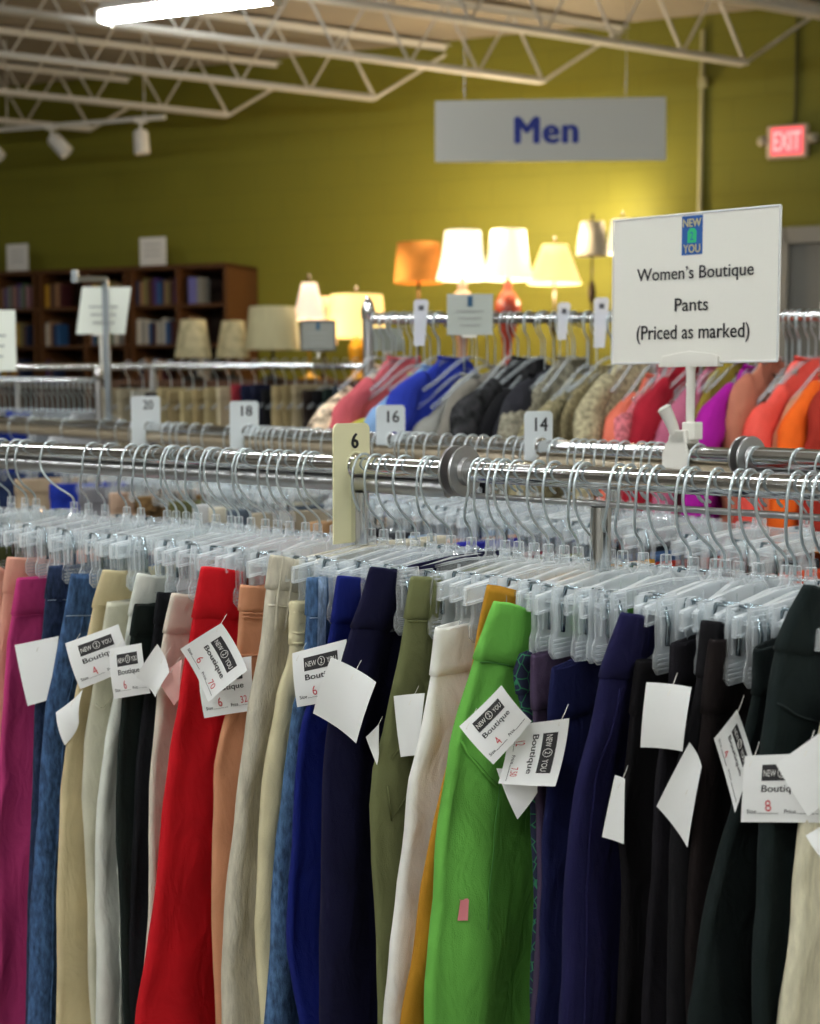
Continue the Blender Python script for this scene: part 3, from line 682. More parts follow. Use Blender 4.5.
P('plum', 'dark plum pants with a smooth curved waistband', fb('plum', '4A3C54'), [(533, 656), (533, 690), (535, 718), (537, 780), (537, 900), (534, 1024)], top2=(590, 643), band=.055, th=.018, blend=.2)
P('navy2', 'navy pants with a short waistband overlapping the plum pair', fb('navy_two', '171B44'), [(554, 669), (551, 700), (549, 760), (545, 850), (541, 950), (536, 1024)], top2=(598, 651), band=.055, th=.018, blend=.2)
p = P('navy3', 'indigo navy dress pants with a narrow tall waistband and dart', fb('navy_three', '17163C'), [(623, 614), (613, 640), (603, 668), (594, 710), (583, 760), (571, 830), (564, 900), (560, 1024)], top2=(643, 616), band=.06, q0=0.155)
p.line('crease', [(.02, .07 + .012 * k) for k in range(30)], fb('navy_three', '1D1A4A'), .0014)
bk = fb('soft_black', '121013'); P('blk_a', 'black pants beside the indigo navy pair, under a square blank tag', bk, [(638, 662), (634, 700), (631, 740), (626, 800), (623, 900), (619, 1024)], top2=(675, 660), band=.05, th=.02)
P('blk_b', 'black pants showing only a folded waist behind the taller black pair', fb('black_satin', '17151A'), [(673, 645), (672, 690), (664, 740), (658, 800), (652, 900), (648, 1024)], top2=(700, 636), th=.018)
P('blk_c', 'black pants with a tall flat waist under the kite shaped blank tag', fb('black_twill', '131215'), [(703, 622), (697, 680), (687, 730), (675, 780), (669, 850), (666, 1024)], top2=(738, 625), th=.02, band=.05)
P('blk_d', 'brownish black pants with a square waistband by the folded printed tag', fb('brown_black', '1A1414'), [(711, 641), (706, 680), (701, 730), (694, 790), (691, 850), (687, 1024)], top2=(757, 637), band=.066, th=.022)
P('blk_e', 'black green dress pants with a folded side under the size eight tag', fb('black_green_two', '121A1A'), [(757, 650), (757, 690), (748, 740), (736, 810), (721, 870), (706, 940), (692, 1024)], top2=(790, 636), th=.026, q0=0.153)
p = P('blk_f', 'black green pants whose tall waistband leans up at the frame edge', fb('black_green_three', '151E1E'), [(808, 586), (795, 612), (783, 645), (775, 690), (768, 750), (764, 830), (760, 1024)], top2=(826, 592), th=.03, band=.055, q0=0.155)
p.line('waist_seam', [(.002 + .008 * k, .10 + .003 * k) for k in range(9)], fb('black_green_four', '262E2E'), .0012)
P('creamend', 'cream textured pants at the frame edge below the tags', fb('cream_texture', 'D6D0B4', 'linen'), [(832, 690), (815, 770), (806, 820), (801, 870), (797, 920), (790, 960), (783, 1024)], top2=(850, 690), th=.03, q0=0.165)

# ---------------------------------------------------------------- front hangers
hx_front = [-24, -10, 6, 15, 40, 82, 99, 121, 133, 144, 160, 163.5, 175.5, 185, 199.7, 204, 217, 232, 235.5, 257.5, 267, 276.5, 296.5, 302, 352, 364.5, 376, 393, 416.6, 421, 468, 474, 487, 493.5, 506, 527, 543, 569, 574, 608.5, 618.5, 636, 647.6, 676, 683.5, 707, 729.6, 739.6, 756.5, 787, 801.7, 812, 832, 848, 866]
HS = [FR.on_y(x, 449.5 + .0491 * (x - 20), -.022).x for x in hx_front]
ps = sorted(PL, key=lambda p: p.s0)
# monotone matching of pants to hangers (dynamic programming)
n, mh = len(ps), len(HS); INF = 1e9
D_ = [[INF] * (mh + 1) for _ in range(n + 1)]; D_[0] = [0] * (mh + 1)
for i in range(1, n + 1):
    for j in range(i, mh + 1):
        D_[i][j] = min(D_[i][j - 1], D_[i - 1][j - 1] + (ps[i - 1].s0 - HS[j - 1]) ** 2)
i, j = n, mh; match = {}
while i > 0:
    if D_[i][j] == D_[i][j - 1]: j -= 1
    else: match[j - 1] = ps[i - 1]; i -= 1; j -= 1
keys = sorted(match)
DXS = []
def sect(s_, px): return 'front rail before the 6 divider' if px < 340 else ('front rail after the 6 divider' if px < 460 else 'front rail past the round flange')
for j, s_ in enumerate(HS):
    rr = random.Random(j)
    if j in match:
        p = match[j]; dx = p.s0 - s_; nm = p.root['label']
        lab = 'clear clip hanger holding the ' + ' '.join(nm.split()[:11]); grp = 'clear hangers on the front rail'
        yaw = rr.uniform(-.05, .05)
    else:
        lo = max([k for k in keys if k < j], default=None); hi = min([k for k in keys if k > j], default=None)
        a_ = match[lo].s0 if lo is not None else s_; b_ = match[hi].s0 if hi is not None else s_
        ks = [k for k in range((lo if lo is not None else -1) + 1, hi if hi is not None else len(HS))]
        t = (ks.index(j) + 1) / (len(ks) + 1)
        if lo is not None and hi is not None: dx = a_ + (b_ - a_) * t - s_
        else: dx = 0
        lab = 'empty clear clip hanger on the ' + sect(s_, hx_front[j]); grp = 'empty clear hangers, ' + sect(s_, hx_front[j]); yaw = rr.uniform(-.3, .3)
    dx = max(-.036, min(.036, dx)); DXS.append((hx_front[j], round(dx, 3)))
    build_hanger(FR, s_, hanger_meshes(dx, yaw, .13 + rr.uniform(-.012, .012), (-.104 + rr.uniform(-.012, .014), .1)), lab, grp)

# ---------------------------------------------------------------- rails, posts, flanges
def rail(fr, x0, x1, label, r1=.0125, r2=.010, gap=.0, z2=None, posts=(), m2=None, flange=None):
    o = thing('clothes_rail', label, 'clothes rail', fr.W(x0, 0, 0), fr.rz)
    L = x1 - x0
    MB().tube([(0, 0, 0), (L, 0, 0)], r1, 24).build('hang_tube', CHROME, o, smooth='auto')
    if r2: MB().tube([(.01, .0, -(r1 + r2 + gap)), (L - .01, .0, -(r1 + r2 + gap))], r2, 16).build('lower_tube', m2 or CHROME_DULL, o, smooth='auto')
    for (px_, top) in posts:
        MB().tube([(px_ - x0, .0, -(r1 + r2 * 2 + gap)), (px_ - x0, 0, -fr.z + .03)], .0115, 16).build('post', CHROME, o, smooth='auto')
        MB().box((px_ - x0, 0, -fr.z + .02), (.06, .56, .035)).build('foot', CHROME_DULL, o, bevel=.005)
    for fx in (flange or ()):
        m = MB(); pr = [(0, -.0015), (.0295, -.0015), (.0305, 0), (.0295, .0018), (.017, .0022), (.0155, .007), (0, .007)]
        m.lathe(pr, 32); sgn = 1 if fx[1] > 0 else -1
        m.v = [(fx[0] - x0 + sgn * v[2], v[0], v[1]) for v in m.v]; m.build('round_flange', CHROME_DULL, o, smooth='auto')
    return o
sf = FR.on_y(463, 476, 0).x; sl = FR.on_y(-60, 445, 0).x; sr = FR.on_y(900, 492, 0).x
s6 = FR.on_y(349, 465, 0).x; sp1 = FR.on_y(360, 500, 0).x; sp2 = FR.on_y(601, 500, 0).x
rail(FR, sl - .1, sf - .012, 'chrome front clothes rail carrying the cream 6 divider up to the round flange', posts=((sl - .05, 0), (sp1, 0)), flange=((sf - .012, -1),))
rail(FR, sf + .003, sr + .1, 'chrome front clothes rail beyond the round flange, nearest the camera', gap=.012, r2=.0035, r1=.0125, posts=((sp2, 0), (sr + .05, 0)), flange=((sf + .003, 1),))
bf = BK.on_y(748, 457, 0).x; bl = BK.on_y(-60, 421, 0).x; br_ = BK.on_y(900, 463, 0).x
tanm = principled('tan_reflection_tube', srgb('A89A82'), .3, .4)  # tan colour stands in for the reflection on the lower tube
rail(BK, bl - .1, bf - .009, 'chrome rail of the rack behind, carrying the pale size dividers', r1=.0125, r2=.014, posts=((bl, 0), (BK.on_y(613, 500, 0).x, 0)), flange=((bf - .009, -1),), m2=tanm)
rail(BK, bf + .006, br_ + .1, 'thick chrome rail end behind the front rail at the frame edge', r1=.0155, r2=.008, posts=((br_, 0),), flange=((bf + .006, 1),))

# ---------------------------------------------------------------- size dividers
def divider(fr, x, cap_px, txt, mat, label, zt, zb, w=.066, y0=None, seed=0, yaw=0.):
    """tall card across the rail with a toothed round hole round the tube"""
    s = thing('size_divider', label, 'size divider', fr.W(x, 0, 0), fr.rz + yaw, 'size dividers on the rails')
    R = .0165; cy = w * .12; h = w / 2; r0 = .009
    outer = []
    def arc(cx, cz, a0, a1): return [(cx + r0 * math.cos(math.radians(a)), cz + r0 * math.sin(math.radians(a))) for a in range(a0, a1 + 1 if a1 > a0 else a1 - 1, 15 if a1 > a0 else -15)]
    # keyhole outline: card with a slot out of the far lower side
    T = zt - .0
    outer = arc(-h + r0 - cy, T - r0, 180, 90) + arc(h - r0 - cy, T - r0, 90, 0)
    hole = []
    nT = 40
    for k in range(nT + 1):
        a = math.radians(-20 + (-250 + 20) * 0 + k * (250 / nT)); 
        rr_ = R + (.0012 if k % 2 else 0); hole.append((rr_ * math.cos(a), rr_ * math.sin(a)))
    # path: down far side to hole level, round the hole, down to the bottom of the near strip
    poly = outer + [(h - cy, .004)] + [(R * math.cos(math.radians(a)) + .0, R * math.sin(math.radians(a)) if k % 2 == 0 else (R + .001) * math.sin(math.radians(a))) for k, a in enumerate(range(10, 281, 10))]
    poly += [(.004, -R - .012), (.004, zb), (-h - cy, zb)]
    m = MB(); m.prism(poly, -.0012, .0012, lambda a_, b_, t: Vector((t, a_, b_))); m.build('card', mat, s)
    m = MB(); put_text(m, txt, lambda u, v: Vector((.0016, u, v)), .002 - cy * .6, zt - .022, h=.0185 if len(txt) < 2 else .0225, w=.0135 * len(txt) if len(txt) > 1 else .0112, bold=.03 if len(txt) < 2 else .012); m.build('number', INK, s, recalc=False)
    # thick rim of the clip round the tube
    MB().tube([(0, (R + .001) * math.cos(a), (R + .001) * math.sin(a)) for a in [math.radians(k) for k in range(0, 290, 12)]], .0022, 6).build('clip_rim', mat, s, smooth=True)
    return s
def div_at(fr, xl_, ytop, ybot, txt, mat, label, xcard, wpx):
    p0 = fr.on_y(xcard, ytop, 0); s = p0.x
    divider(fr, s, 0, txt, mat, label, fr.on_x(xcard, ytop, s).z, fr.on_x(xl_ + 4, ybot, s).z, w=wpx)
div_at(FR, 333, 423, 544, '6', CREAM_PL, 'cream size divider marked six (6) on the front rail', 355.5, .064)
div_at(BK, 375, 405, 445, '16', MARK_PL, 'pale size divider marked sixteen (16) on the rail behind', 394, .066)
div_at(BK, 229, 401, 450, '18', MARK_PL, 'pale size divider marked eighteen (18) on the rail behind', 247.5, .072)
div_at(BK, 130, 396, 445, '20', MARK_PL, 'pale size divider marked twenty (20) on the rail behind', 149, .080)
div_at(BK, 523, 411, 460, '14', MARK_PL, 'pale size divider marked fourteen (14) on the rail behind', 542, .060)

# ---------------------------------------------------------------- back rail hangers and pants
def back_px(x): return 421 + .05 * (x - 20)
hb = [8, 27, 61, 98, 115, 129, 145, 161, 169, 176, 188, 201, 224, 243, 249, 255, 260, 266, 272, 279, 285, 293, 299, 309, 321, 371, 394, 399, 407, 413.5, 423, 438, 451.5, 463, 474, 487, 504, 513, 521, 549, 566, 574, 583, 592.6, 604, 615, 632, 642, 650, 689, 740, 758 - 12, 790, 815]
protoD = hanger_meshes(0, 0, .14)
proto = build_hanger(BK, 0, protoD, 'x', 'x'); index_kids(proto)
bsec = lambda px: ('with the 20 divider' if px < 180 else '')
def back_group(px):
    if px < 130: return 'before the twenty divider'
    if px < 229: return 'between the twenty and eighteen dividers'
    if px < 375: return 'between the eighteen and sixteen dividers'
    if px < 523: return 'between the sixteen and fourteen dividers'
    if px < 690: return 'between the fourteen divider and the sign clip'
    return 'past the sign clip'
BS = []
for j, px in enumerate(hb):
    r = proto if j == 0 else copy_tree(proto)
    s_ = BK.on_y(px, back_px(px), -.022).x; BS.append(s_)
    r.location = BK.W(s_, 0, 0); r.rotation_euler = (0, 0, BK.rz + random.uniform(-.16, .16))
    r['label'] = 'clear clip hanger on the rail behind, ' + back_group(px); r['group'] = 'clear hangers ' + back_group(px)
backcol = {27: ('navy', '1E2C4C'), 61: ('beige', 'A8947A'), 98: ('cobalt', '20359A'), 129: ('grey', '7A7A80'), 161: ('rose beige', 'B79A84'), 188: ('leopard print', '6A5234'), 224: ('olive', '5A5A38'), 249: ('white', 'C8C8C8'), 266: ('cream', 'CFC8B4'), 285: ('slate', '56606C'), 309: ('stone', 'A49A86'), 371: ('rust tan', 'A98560'), 394: ('tan', 'AF8E66'), 423: ('black', '17171A'), 451.5: ('charcoal', '303236'), 474: ('powder blue', '8FA6C0'), 504: ('pink beige', 'C99F88'), 521: ('violet blue', '2A2C90'), 566: ('light grey', 'A8ACB0'), 592.6: ('maroon', '6A1A2A'), 615: ('black denim', '1E2228'), 642: ('denim', '3C5478'), 689: ('deep red', '8C2A1E'), 740: ('dark grey', '2E2E32'), 790: ('orange red', 'B8421E')}
for j, px in enumerate(hb):
    if px in backcol:
        cn, hc = backcol[px]; s_ = BS[j]
        t_ = BK.W(s_, -.16, -.155)
        def pr(P_):
            d_ = P_ - EYE; c_, sn_ = math.cos(PITCH), math.sin(PITCH); z_ = d_.y * c_ - d_.z * sn_; y_ = d_.y * sn_ + d_.z * c_
            return (410 + F * d_.x / z_, 512 - F * y_ / z_)
        cont = [pr(BK.W(s_, -.16, zz)) for zz in (-.155, -.3, -.5, -.9)]
        Pants(BK, 'pants', f'{cn} pants on the rail behind, {back_group(px)}', fb('back_' + cn.replace(' ', '_'), hc, 'print' if 'leopard' in cn else 'plain'), cont, q0=.16, seed=j, res=.6, th=.026, blend=0, group='pants on the rail behind')

# ---------------------------------------------------------------- boutique sign on its clip stand
sx_ = BK.on_y(683, 452, 0).x
base = BK.W(sx_, 0, 0)
sg = thing('sign_holder', "white sign reading Women's Boutique Pants, Priced as marked, on a white clip stand", 'sign', base, FR.rz)
pn = Vector((FR.p.x, FR.p.y, 0))
def on_sign(px, py): return at_plane(px, py, base, pn) - base
M3 = Matrix.Rotation(-FR.rz, 3, 'Z')
c_ = [M3 @ on_sign(*q_) for q_ in ((612.5, 364), (778.5, 361), (780.5, 204), (614, 222))]
x0_, x1_ = (c_[0].x + c_[3].x) / 2, (c_[1].x + c_[2].x) / 2; z0_, z1_ = (c_[0].z + c_[1].z) / 2, (c_[2].z + c_[3].z) / 2
SW, SHH = x1_ - x0_, z1_ - z0_
def ssurf(u, v, e=-.0012): return Vector((x0_ + u * SW, e, z0_ + v * SHH))
MB().box(((x0_ + x1_) / 2, .0, (z0_ + z1_) / 2), (SW - .002, .0012, SHH - .002)).build('paper_insert', principled('sign_paper', srgb('E6E4DA'), .6), sg)
MB().box(((x0_ + x1_) / 2, .0025, (z0_ + z1_) / 2), (SW, .003, SHH)).build('backing_sleeve', principled('sleeve_white', srgb('E8E7E0'), .2), sg, bevel=.0008)
m = MB()
ew = .0022
for (a_, b_) in (((.0, 0), (1, 0)), ((1, 0), (1, 1)), ((1, 1), (0, 1)), ((0, 1), (0, 0))):
    m.tube([ssurf(*a_), ssurf(*b_)], .0016, 6)
m.build('sleeve_edge', clear('acrylic_edge', (.95, .96, .95), .5), sg)
m = MB().add([ssurf(*q_, -.0016) for q_ in ((.405, .755), (.535, .755), (.535, .968), (.405, .968))], [(0, 1, 2, 3)]); m.v = [v for v in m.v]
MB().hexa([ssurf(*q_, -.0014) for q_ in ((.432, .725), (.556, .725), (.556, .985), (.432, .985))], [ssurf(*q_, -.0007) for q_ in ((.432, .725), (.556, .725), (.556, .985), (.432, .985))]).build('logo_panel', BLUE, sg)
m = MB(); put_text(m, 'NEW', lambda u, v: ssurf(u, v, -.0019), .494, .938, w=.108, h=.052, bold=.02); put_text(m, 'YOU', lambda u, v: ssurf(u, v, -.0019), .494, .766, w=.1, h=.055, bold=.02); m.build('logo_lettering', GOLD, sg, recalc=False)
m = MB(); m.prism([(.468, .805), (.520, .805), (.522, .88), (.508, .902), (.482, .902), (.468, .88)], -.0017, -.0020, lambda a_, b_, t: ssurf(a_, b_, t)); m.build('logo_shape', GREEN, sg)
m = MB(); put_text(m, '2', lambda u, v: ssurf(u, v, -.0023), .494, .85, h=.055, w=.02); m.build('logo_numeral', BLUE, sg, recalc=False)
m = MB()
put_text(m, 'Women\u2019s Boutique', lambda u, v: ssurf(u, v, -.0018), .508, .595, w=.70, h=.112, bold=.008)
put_text(m, 'Pants', lambda u, v: ssurf(u, v, -.0018), .497, .392, w=.20, h=.088, bold=.008)
put_text(m, '(Priced as marked)', lambda u, v: ssurf(u, v, -.0018), .500, .195, w=.68, h=.128, bold=.008)
m.build('lettering', principled('black_ink', srgb('2E2E30'), .7), sg, recalc=False)
# the clip stand: jaws, shaft, thumb lever, rail clamp
cx0 = (M3 @ on_sign(691, 365)).x; zb_ = z0_
MB().prism([(-.051, -.004), (.049, -.004), (.049, .008), (.040, .0125), (.0, .017), (-.046, .010)], -.0075, -.0022, lambda a_, b_, t: Vector((cx0 + a_, t, zb_ + b_))).build('sign_jaw', WHITE_PL, sg, bevel=.001)
MB().prism([(-.051, -.006), (.049, -.006), (.049, -.002), (-.051, -.002)], -.0075, .008, lambda a_, b_, t: Vector((cx0 + a_, t, zb_ + b_))).build('jaw_base', WHITE_PL, sg)
MB().tube([(cx0, 0, zb_ - .004), (cx0, 0, zb_ - .012), (cx0, 0, .022)], [.009, .0068, .0062], 16).tube([(cx0, 0, zb_ - .03), (cx0, 0, zb_ - .034)], .0075, 16).build('shaft', WHITE_PL, sg, smooth='auto')
clampx = (M3 @ (at_plane(683, 440, base, pn) - base)).x
m = MB(); pr = [(-.018, .016), (-.024, .0), (-.024, -.02), (.021, -.024), (.022, .0), (.016, .018), (.012, .036), (-.004, .036), (-.008, .026)]
m.prism(pr, -.020, -.0155, lambda a_, b_, t: Vector((clampx + a_, t, b_)))
m.prism([(-.016, .016), (.018, .016), (.016, .036), (-.006, .036)], -.02, .016, lambda a_, b_, t: Vector((clampx + a_, t, b_)))
m.prism([(-.018, .016), (-.020, -.02), (.018, -.02), (.018, .018)], .0150, .019, lambda a_, b_, t: Vector((clampx + a_, t, b_)))
m.build('rail_clamp', WHITE_PL, sg, bevel=.0015)
MB().box((cx0 + .004, 0, .035), (.022, .024, .026)).build('socket', WHITE_PL, sg, bevel=.002)
L0 = clampx - .006
lev = crom([(L0 + .001, -.012, .022), (L0 - .002, -.014, .038), (L0 - .007, -.019, .054), (L0 - .012, -.024, .068)], 5)
MB().tube(lev, [.0072 + .0034 * (i / (len(lev) - 1)) for i in range(len(lev))], 10).tube([lev[-1], Vector(lev[-1]) + Vector((-.0015, -.001, .003))], [.0106, .006], 10).build('thumb_lever', WHITE_PL, sg, smooth='auto')
MB().tube([(L0 - .008, -.013, .024), (L0 + .016, -.013, .024)], .0045, 10).build('pivot_pin', WHITE_PL, sg, smooth='auto')

# ================================================================ PRICE TAGS
def ptag(key, C, kind=None, yoff=.022, beta=.25, curl=.004, mat=None, size='', price='', string=None, lab=None, up=.018):
    p = next(x for x in PL if x.key == key); fr = FR
    cx = sum(c[0] for c in C) / 4; cy = sum(c[1] for c in C) / 4
    base_ = fr.on_y(cx, cy, -(interp(p.tq, -p.ztop + .1) + yoff)); G = fr.W(*base_)
    n = fr.p * math.cos(beta) - fr.r * math.sin(beta)      # the tag turned about the vertical
    pts = [at_plane(x, y, G, n) for x, y in C]
    RM = Matrix.Rotation(-fr.rz, 3, 'Z'); org = fr.W(p.s0, 0, 0)
    tl, tr, b_r, bl_ = [RM @ (P_ - org) for P_ in pts]
    nn = (tr - tl).cross(bl_ - tl).normalized()
    if nn.y > 0: nn = -nn
    def S(u, v, e=0.):
        v = 1 - v
        b0 = tl * (1 - u) * (1 - v) + tr * u * (1 - v) + b_r * u * v + bl_ * (1 - u) * v
        return b0 + nn * (e + curl * (4 * (u - .5) ** 2 - 4 * .6 * (v - .5) ** 2))
    G1 = [[S(j / 8, i / 8, 0) for j in range(9)] for i in range(9)]; G2 = [[S(j / 8, i / 8, -.0005) for j in range(9)] for i in range(9)]
    m = MB().grid(G1).grid(G2)
    e = [k for k in range(9)] + [9 * k + 8 for k in range(1, 9)] + [72 + k for k in range(7, -1, -1)] + [9 * k for k in range(7, 0, -1)]
    m.f += [(e[i], e[(i + 1) % len(e)], e[(i + 1) % len(e)] + 81, e[i] + 81) for i in range(len(e))]
    t = m.build('price_tag', mat or CARD, p.root, smooth=True)
    t.data.set_sharp_from_angle(angle=math.radians(40))
    if kind:
        u0, uw = (.5, .62) if kind == 'n' else (.48, .5)
        lb = MB(); rws = [[S(u0 - uw / 2 + uw * j / 8, .62 + .24 * i / 4, .0004) for j in range(9)] for i in range(5)]; lb.grid(rws).build('logo_block', INK, t, recalc=False)
        m = MB(); fn = lambda u, v: S(u, v, .0008)
        put_text(m, 'NEW', fn, u0 - uw * .30, .735, w=uw * .30, h=.095); put_text(m, 'YOU', fn, u0 + uw * .31, .735, w=uw * .29, h=.095); m.build('logo_lettering', PAPER, t, recalc=False)
        m = MB()
        ring_ = [S(u0 + .05 * math.cos(a) * uw / .5, .742 + .075 * math.sin(a), .0008) for a in [k * math.pi / 8 for k in range(16)]]
        m.tube(ring_, .00035, 4, closed=True); put_text(m, '2', fn, u0 + .0, .745, w=.04, h=.09); m.build('logo_numeral', PAPER, t, recalc=False)
        m = MB(); put_text(m, 'Boutique', fn, u0 + .01, .49, w=uw * 1.0, h=.135, bold=.010); put_text(m, 'Size', fn, .13, .165, w=.12, h=.06, bold=.008); put_text(m, 'Price', fn, .60, .165, w=.14, h=.06, bold=.008)
        for (a_, b2_) in ((.20, .46), (.68, .95)): m.tube([S(a_, .135, .0006), S((a_ + b2_) / 2, .135, .0006), S(b2_, .135, .0006)], .00022, 4)
        m.build('printed_text', INK, t, recalc=False)
        if size:
            m = MB(); put_text(m, size, fn, .33, .25, h=.17, w=.075, rot=.1)
            if price: put_text(m, price, fn, .80, .24, h=.13, w=.14, rot=.08)
            m.build('handwriting', RED_PEN, t, recalc=False)
    hole = S(.08, .86, .0007) if kind else S(.5, .84, .0007)
    if string: hole = S(string[0], string[1], .0007)
    MB().lathe([(0, 0), (.0014, 0)], 8).build('hole', INK, t, recalc=False) if False else None
    top = hole + Vector((0, .015, up))
    mid = (hole + top) / 2 + Vector((.0015, -.002, 0))
    MB().tube(crom([hole + nn * -.003, hole + nn * .0015, mid, top], 4), .0003, 4).build('fastener', WHITE_PL, t)
    if lab: t['label'] = lab
    return t
ptag('magenta', [(15, 645), (59, 636), (52, 699), (28, 706)], yoff=.008, beta=.3, lab='blank white price tag', curl=.002)
ptag('khaki', [(66, 643), (119, 624), (137, 666), (81, 689)], 'n', size='4', yoff=.02, lab='tilted white price tag')
ptag('white1', [(110, 649), (142, 643), (151, 693), (115, 699)], 'n', size='6', yoff=.026, beta=.3)
ptag('blackgreen', [(158, 644), (170, 672), (156, 697), (137, 677)], yoff=.014)
ptag('jeans', [(57, 712), (84, 689), (80, 722), (66, 745)], yoff=.012, curl=.006, lab='curled blank price tag')
ptag('blush', [(157, 675), (183, 659), (182, 690), (175, 705)], yoff=.014, mat=CARD_PINK, lab='pink price tag')
ptag('red', [(222, 623), (248, 670), (209, 702), (181, 649)], 'n', size='6', price='70', yoff=.022, lab='price tag turned on its side')
ptag('peach', [(199, 664), (252, 656), (256, 710), (205, 718)], 'n', size='6', price='32', yoff=.013)
ptag('denim2', [(293, 653), (347, 639), (354, 698), (298, 707)], 'n', size='6', yoff=.016)
ptag('navy', [(332, 657), (377, 682), (357, 743), (314, 713)], yoff=.024, lab='blank price tag turned diagonally', curl=.005)
ptag('navy', [(366, 737), (379, 724), (379, 752), (377, 765)], yoff=.0, curl=.001)
ptag('olive', [(394, 696), (425, 693), (419, 755), (401, 757)], yoff=.0, lab='blank white price tag', curl=.002)
ptag('green', [(460, 726), (502, 685), (532, 721), (494, 764)], 'n', size='4', yoff=.022, beta=.2, curl=.004, lab='price tag tilted upward')
ptag('plum', [(497, 768), (540, 774), (538, 792), (518, 819)], yoff=.02)
ptag('plum', [(570, 718), (556, 786), (499, 783), (510, 725)], 'n', size='12', price='7.50', yoff=.034, beta=.1, lab='price tag hanging sideways')
ptag('navy3', [(615, 775), (625, 779), (624, 844), (602, 837)], yoff=.004, curl=.001)
ptag('blk_a', [(647, 682), (692, 687), (683, 751), (641, 747)], yoff=.022, lab='square blank price tag')
ptag('blk_c', [(690, 742), (702, 766), (688, 847), (657, 806)], yoff=.018, lab='kite shaped blank price tag', string=(.6, .5))
ptag('blk_d', [(737, 709), (753, 757), (735, 812), (714, 738)], 'n', size='4', yoff=.016, beta=.5, curl=.006, lab='folded printed price tag')
ptag('blk_e', [(745, 756), (826, 753), (823, 823), (741, 822)], 's', size='8', yoff=.024, beta=.1, curl=.001, lab='printed price tag, size 8 in red')
ptag('blk_f', [(776, 764), (824, 730), (858, 778), (808, 816)], yoff=.034, curl=.002, lab='blank price tag turned diagonally')
ptag('creamend', [(806, 835), (838, 818), (850, 850), (828, 866)], yoff=.012, lab='price tag corner with red handwriting', kind=None)

# ================================================================ FAR CLOTHES RACKS
class FFrame(Frame):
    pass
def simple_rail(Pa, Pb, label, r=.013, posts=True, sleeves=False):
    d = Pb - Pa; o = thing('clothes_rail', label, 'clothes rail', Pa, math.atan2(d.y, d.x)); L = d.length
    MB().tube([(0, 0, 0), (L, 0, 0)], r, 16).build('hang_tube', CHROME, o, smooth='auto')
    for k in (.0, .5, 1.):
        if posts: MB().tube([(L * k, .0, 0), (L * k, 0, -Pa.z + .02)], .0125, 10).build('post', CHROME_DULL, o, smooth='auto'); MB().box((L * k, 0, -Pa.z + .02), (.05, .5, .03)).build('foot', CHROME_DULL, o)
    for k in (0, 1): MB().lathe([(0, -.02), (.015, -.02), (.017, 0), (.012, .02), (.006, .03), (0, .035)], 12, (L * k, 0, .02)).build('finial', CHROME, o, smooth=True)
    return o
# simple shirt hanger: hook, sloped arms
def shirt_hanger_mb(wd=.17, dr=0.):
    hk = MB().tube(crom([(0, y, z) for y, z in [(.03, -.02), (.02, -.01), (.012, .012), (0, .0165), (-.014, .012), (-.021, -.005), (-.018, -.03), (-.004, -.045), (0, -.06), (0, -.075 - dr)]], 3), .0018, 5)
    ar = MB().tube(crom([(0, -wd, -.150 - dr), (0, -wd * .75, -.13 - dr), (0, -.05, -.085 - dr), (0, 0, -.072 - dr), (0, .05, -.085 - dr), (0, wd * .75, -.13 - dr), (0, wd, -.150 - dr)], 3), .0045, 6)
    return hk, ar
DROPS = [.02, .04, .06]; SHP = []; USED = [False] * 3
for dr in DROPS:
    hk_, ar_ = shirt_hanger_mb(.17, dr); q_ = thing('shirt_hanger', 'x', 'hanger'); hk_.build('hook', WIRE, q_, smooth=True); ar_.build('hanger_arm', CLEAR_FAR, q_, smooth=True); index_kids(q_); SHP.append(q_)
def place_sh(P_, rz, label, group, k=0):
    r = copy_tree(SHP[k]) if USED[k] else SHP[k]; USED[k] = True
    r.location = P_; r.rotation_euler = (0, 0, rz); r['label'] = label; r['group'] = group; return r
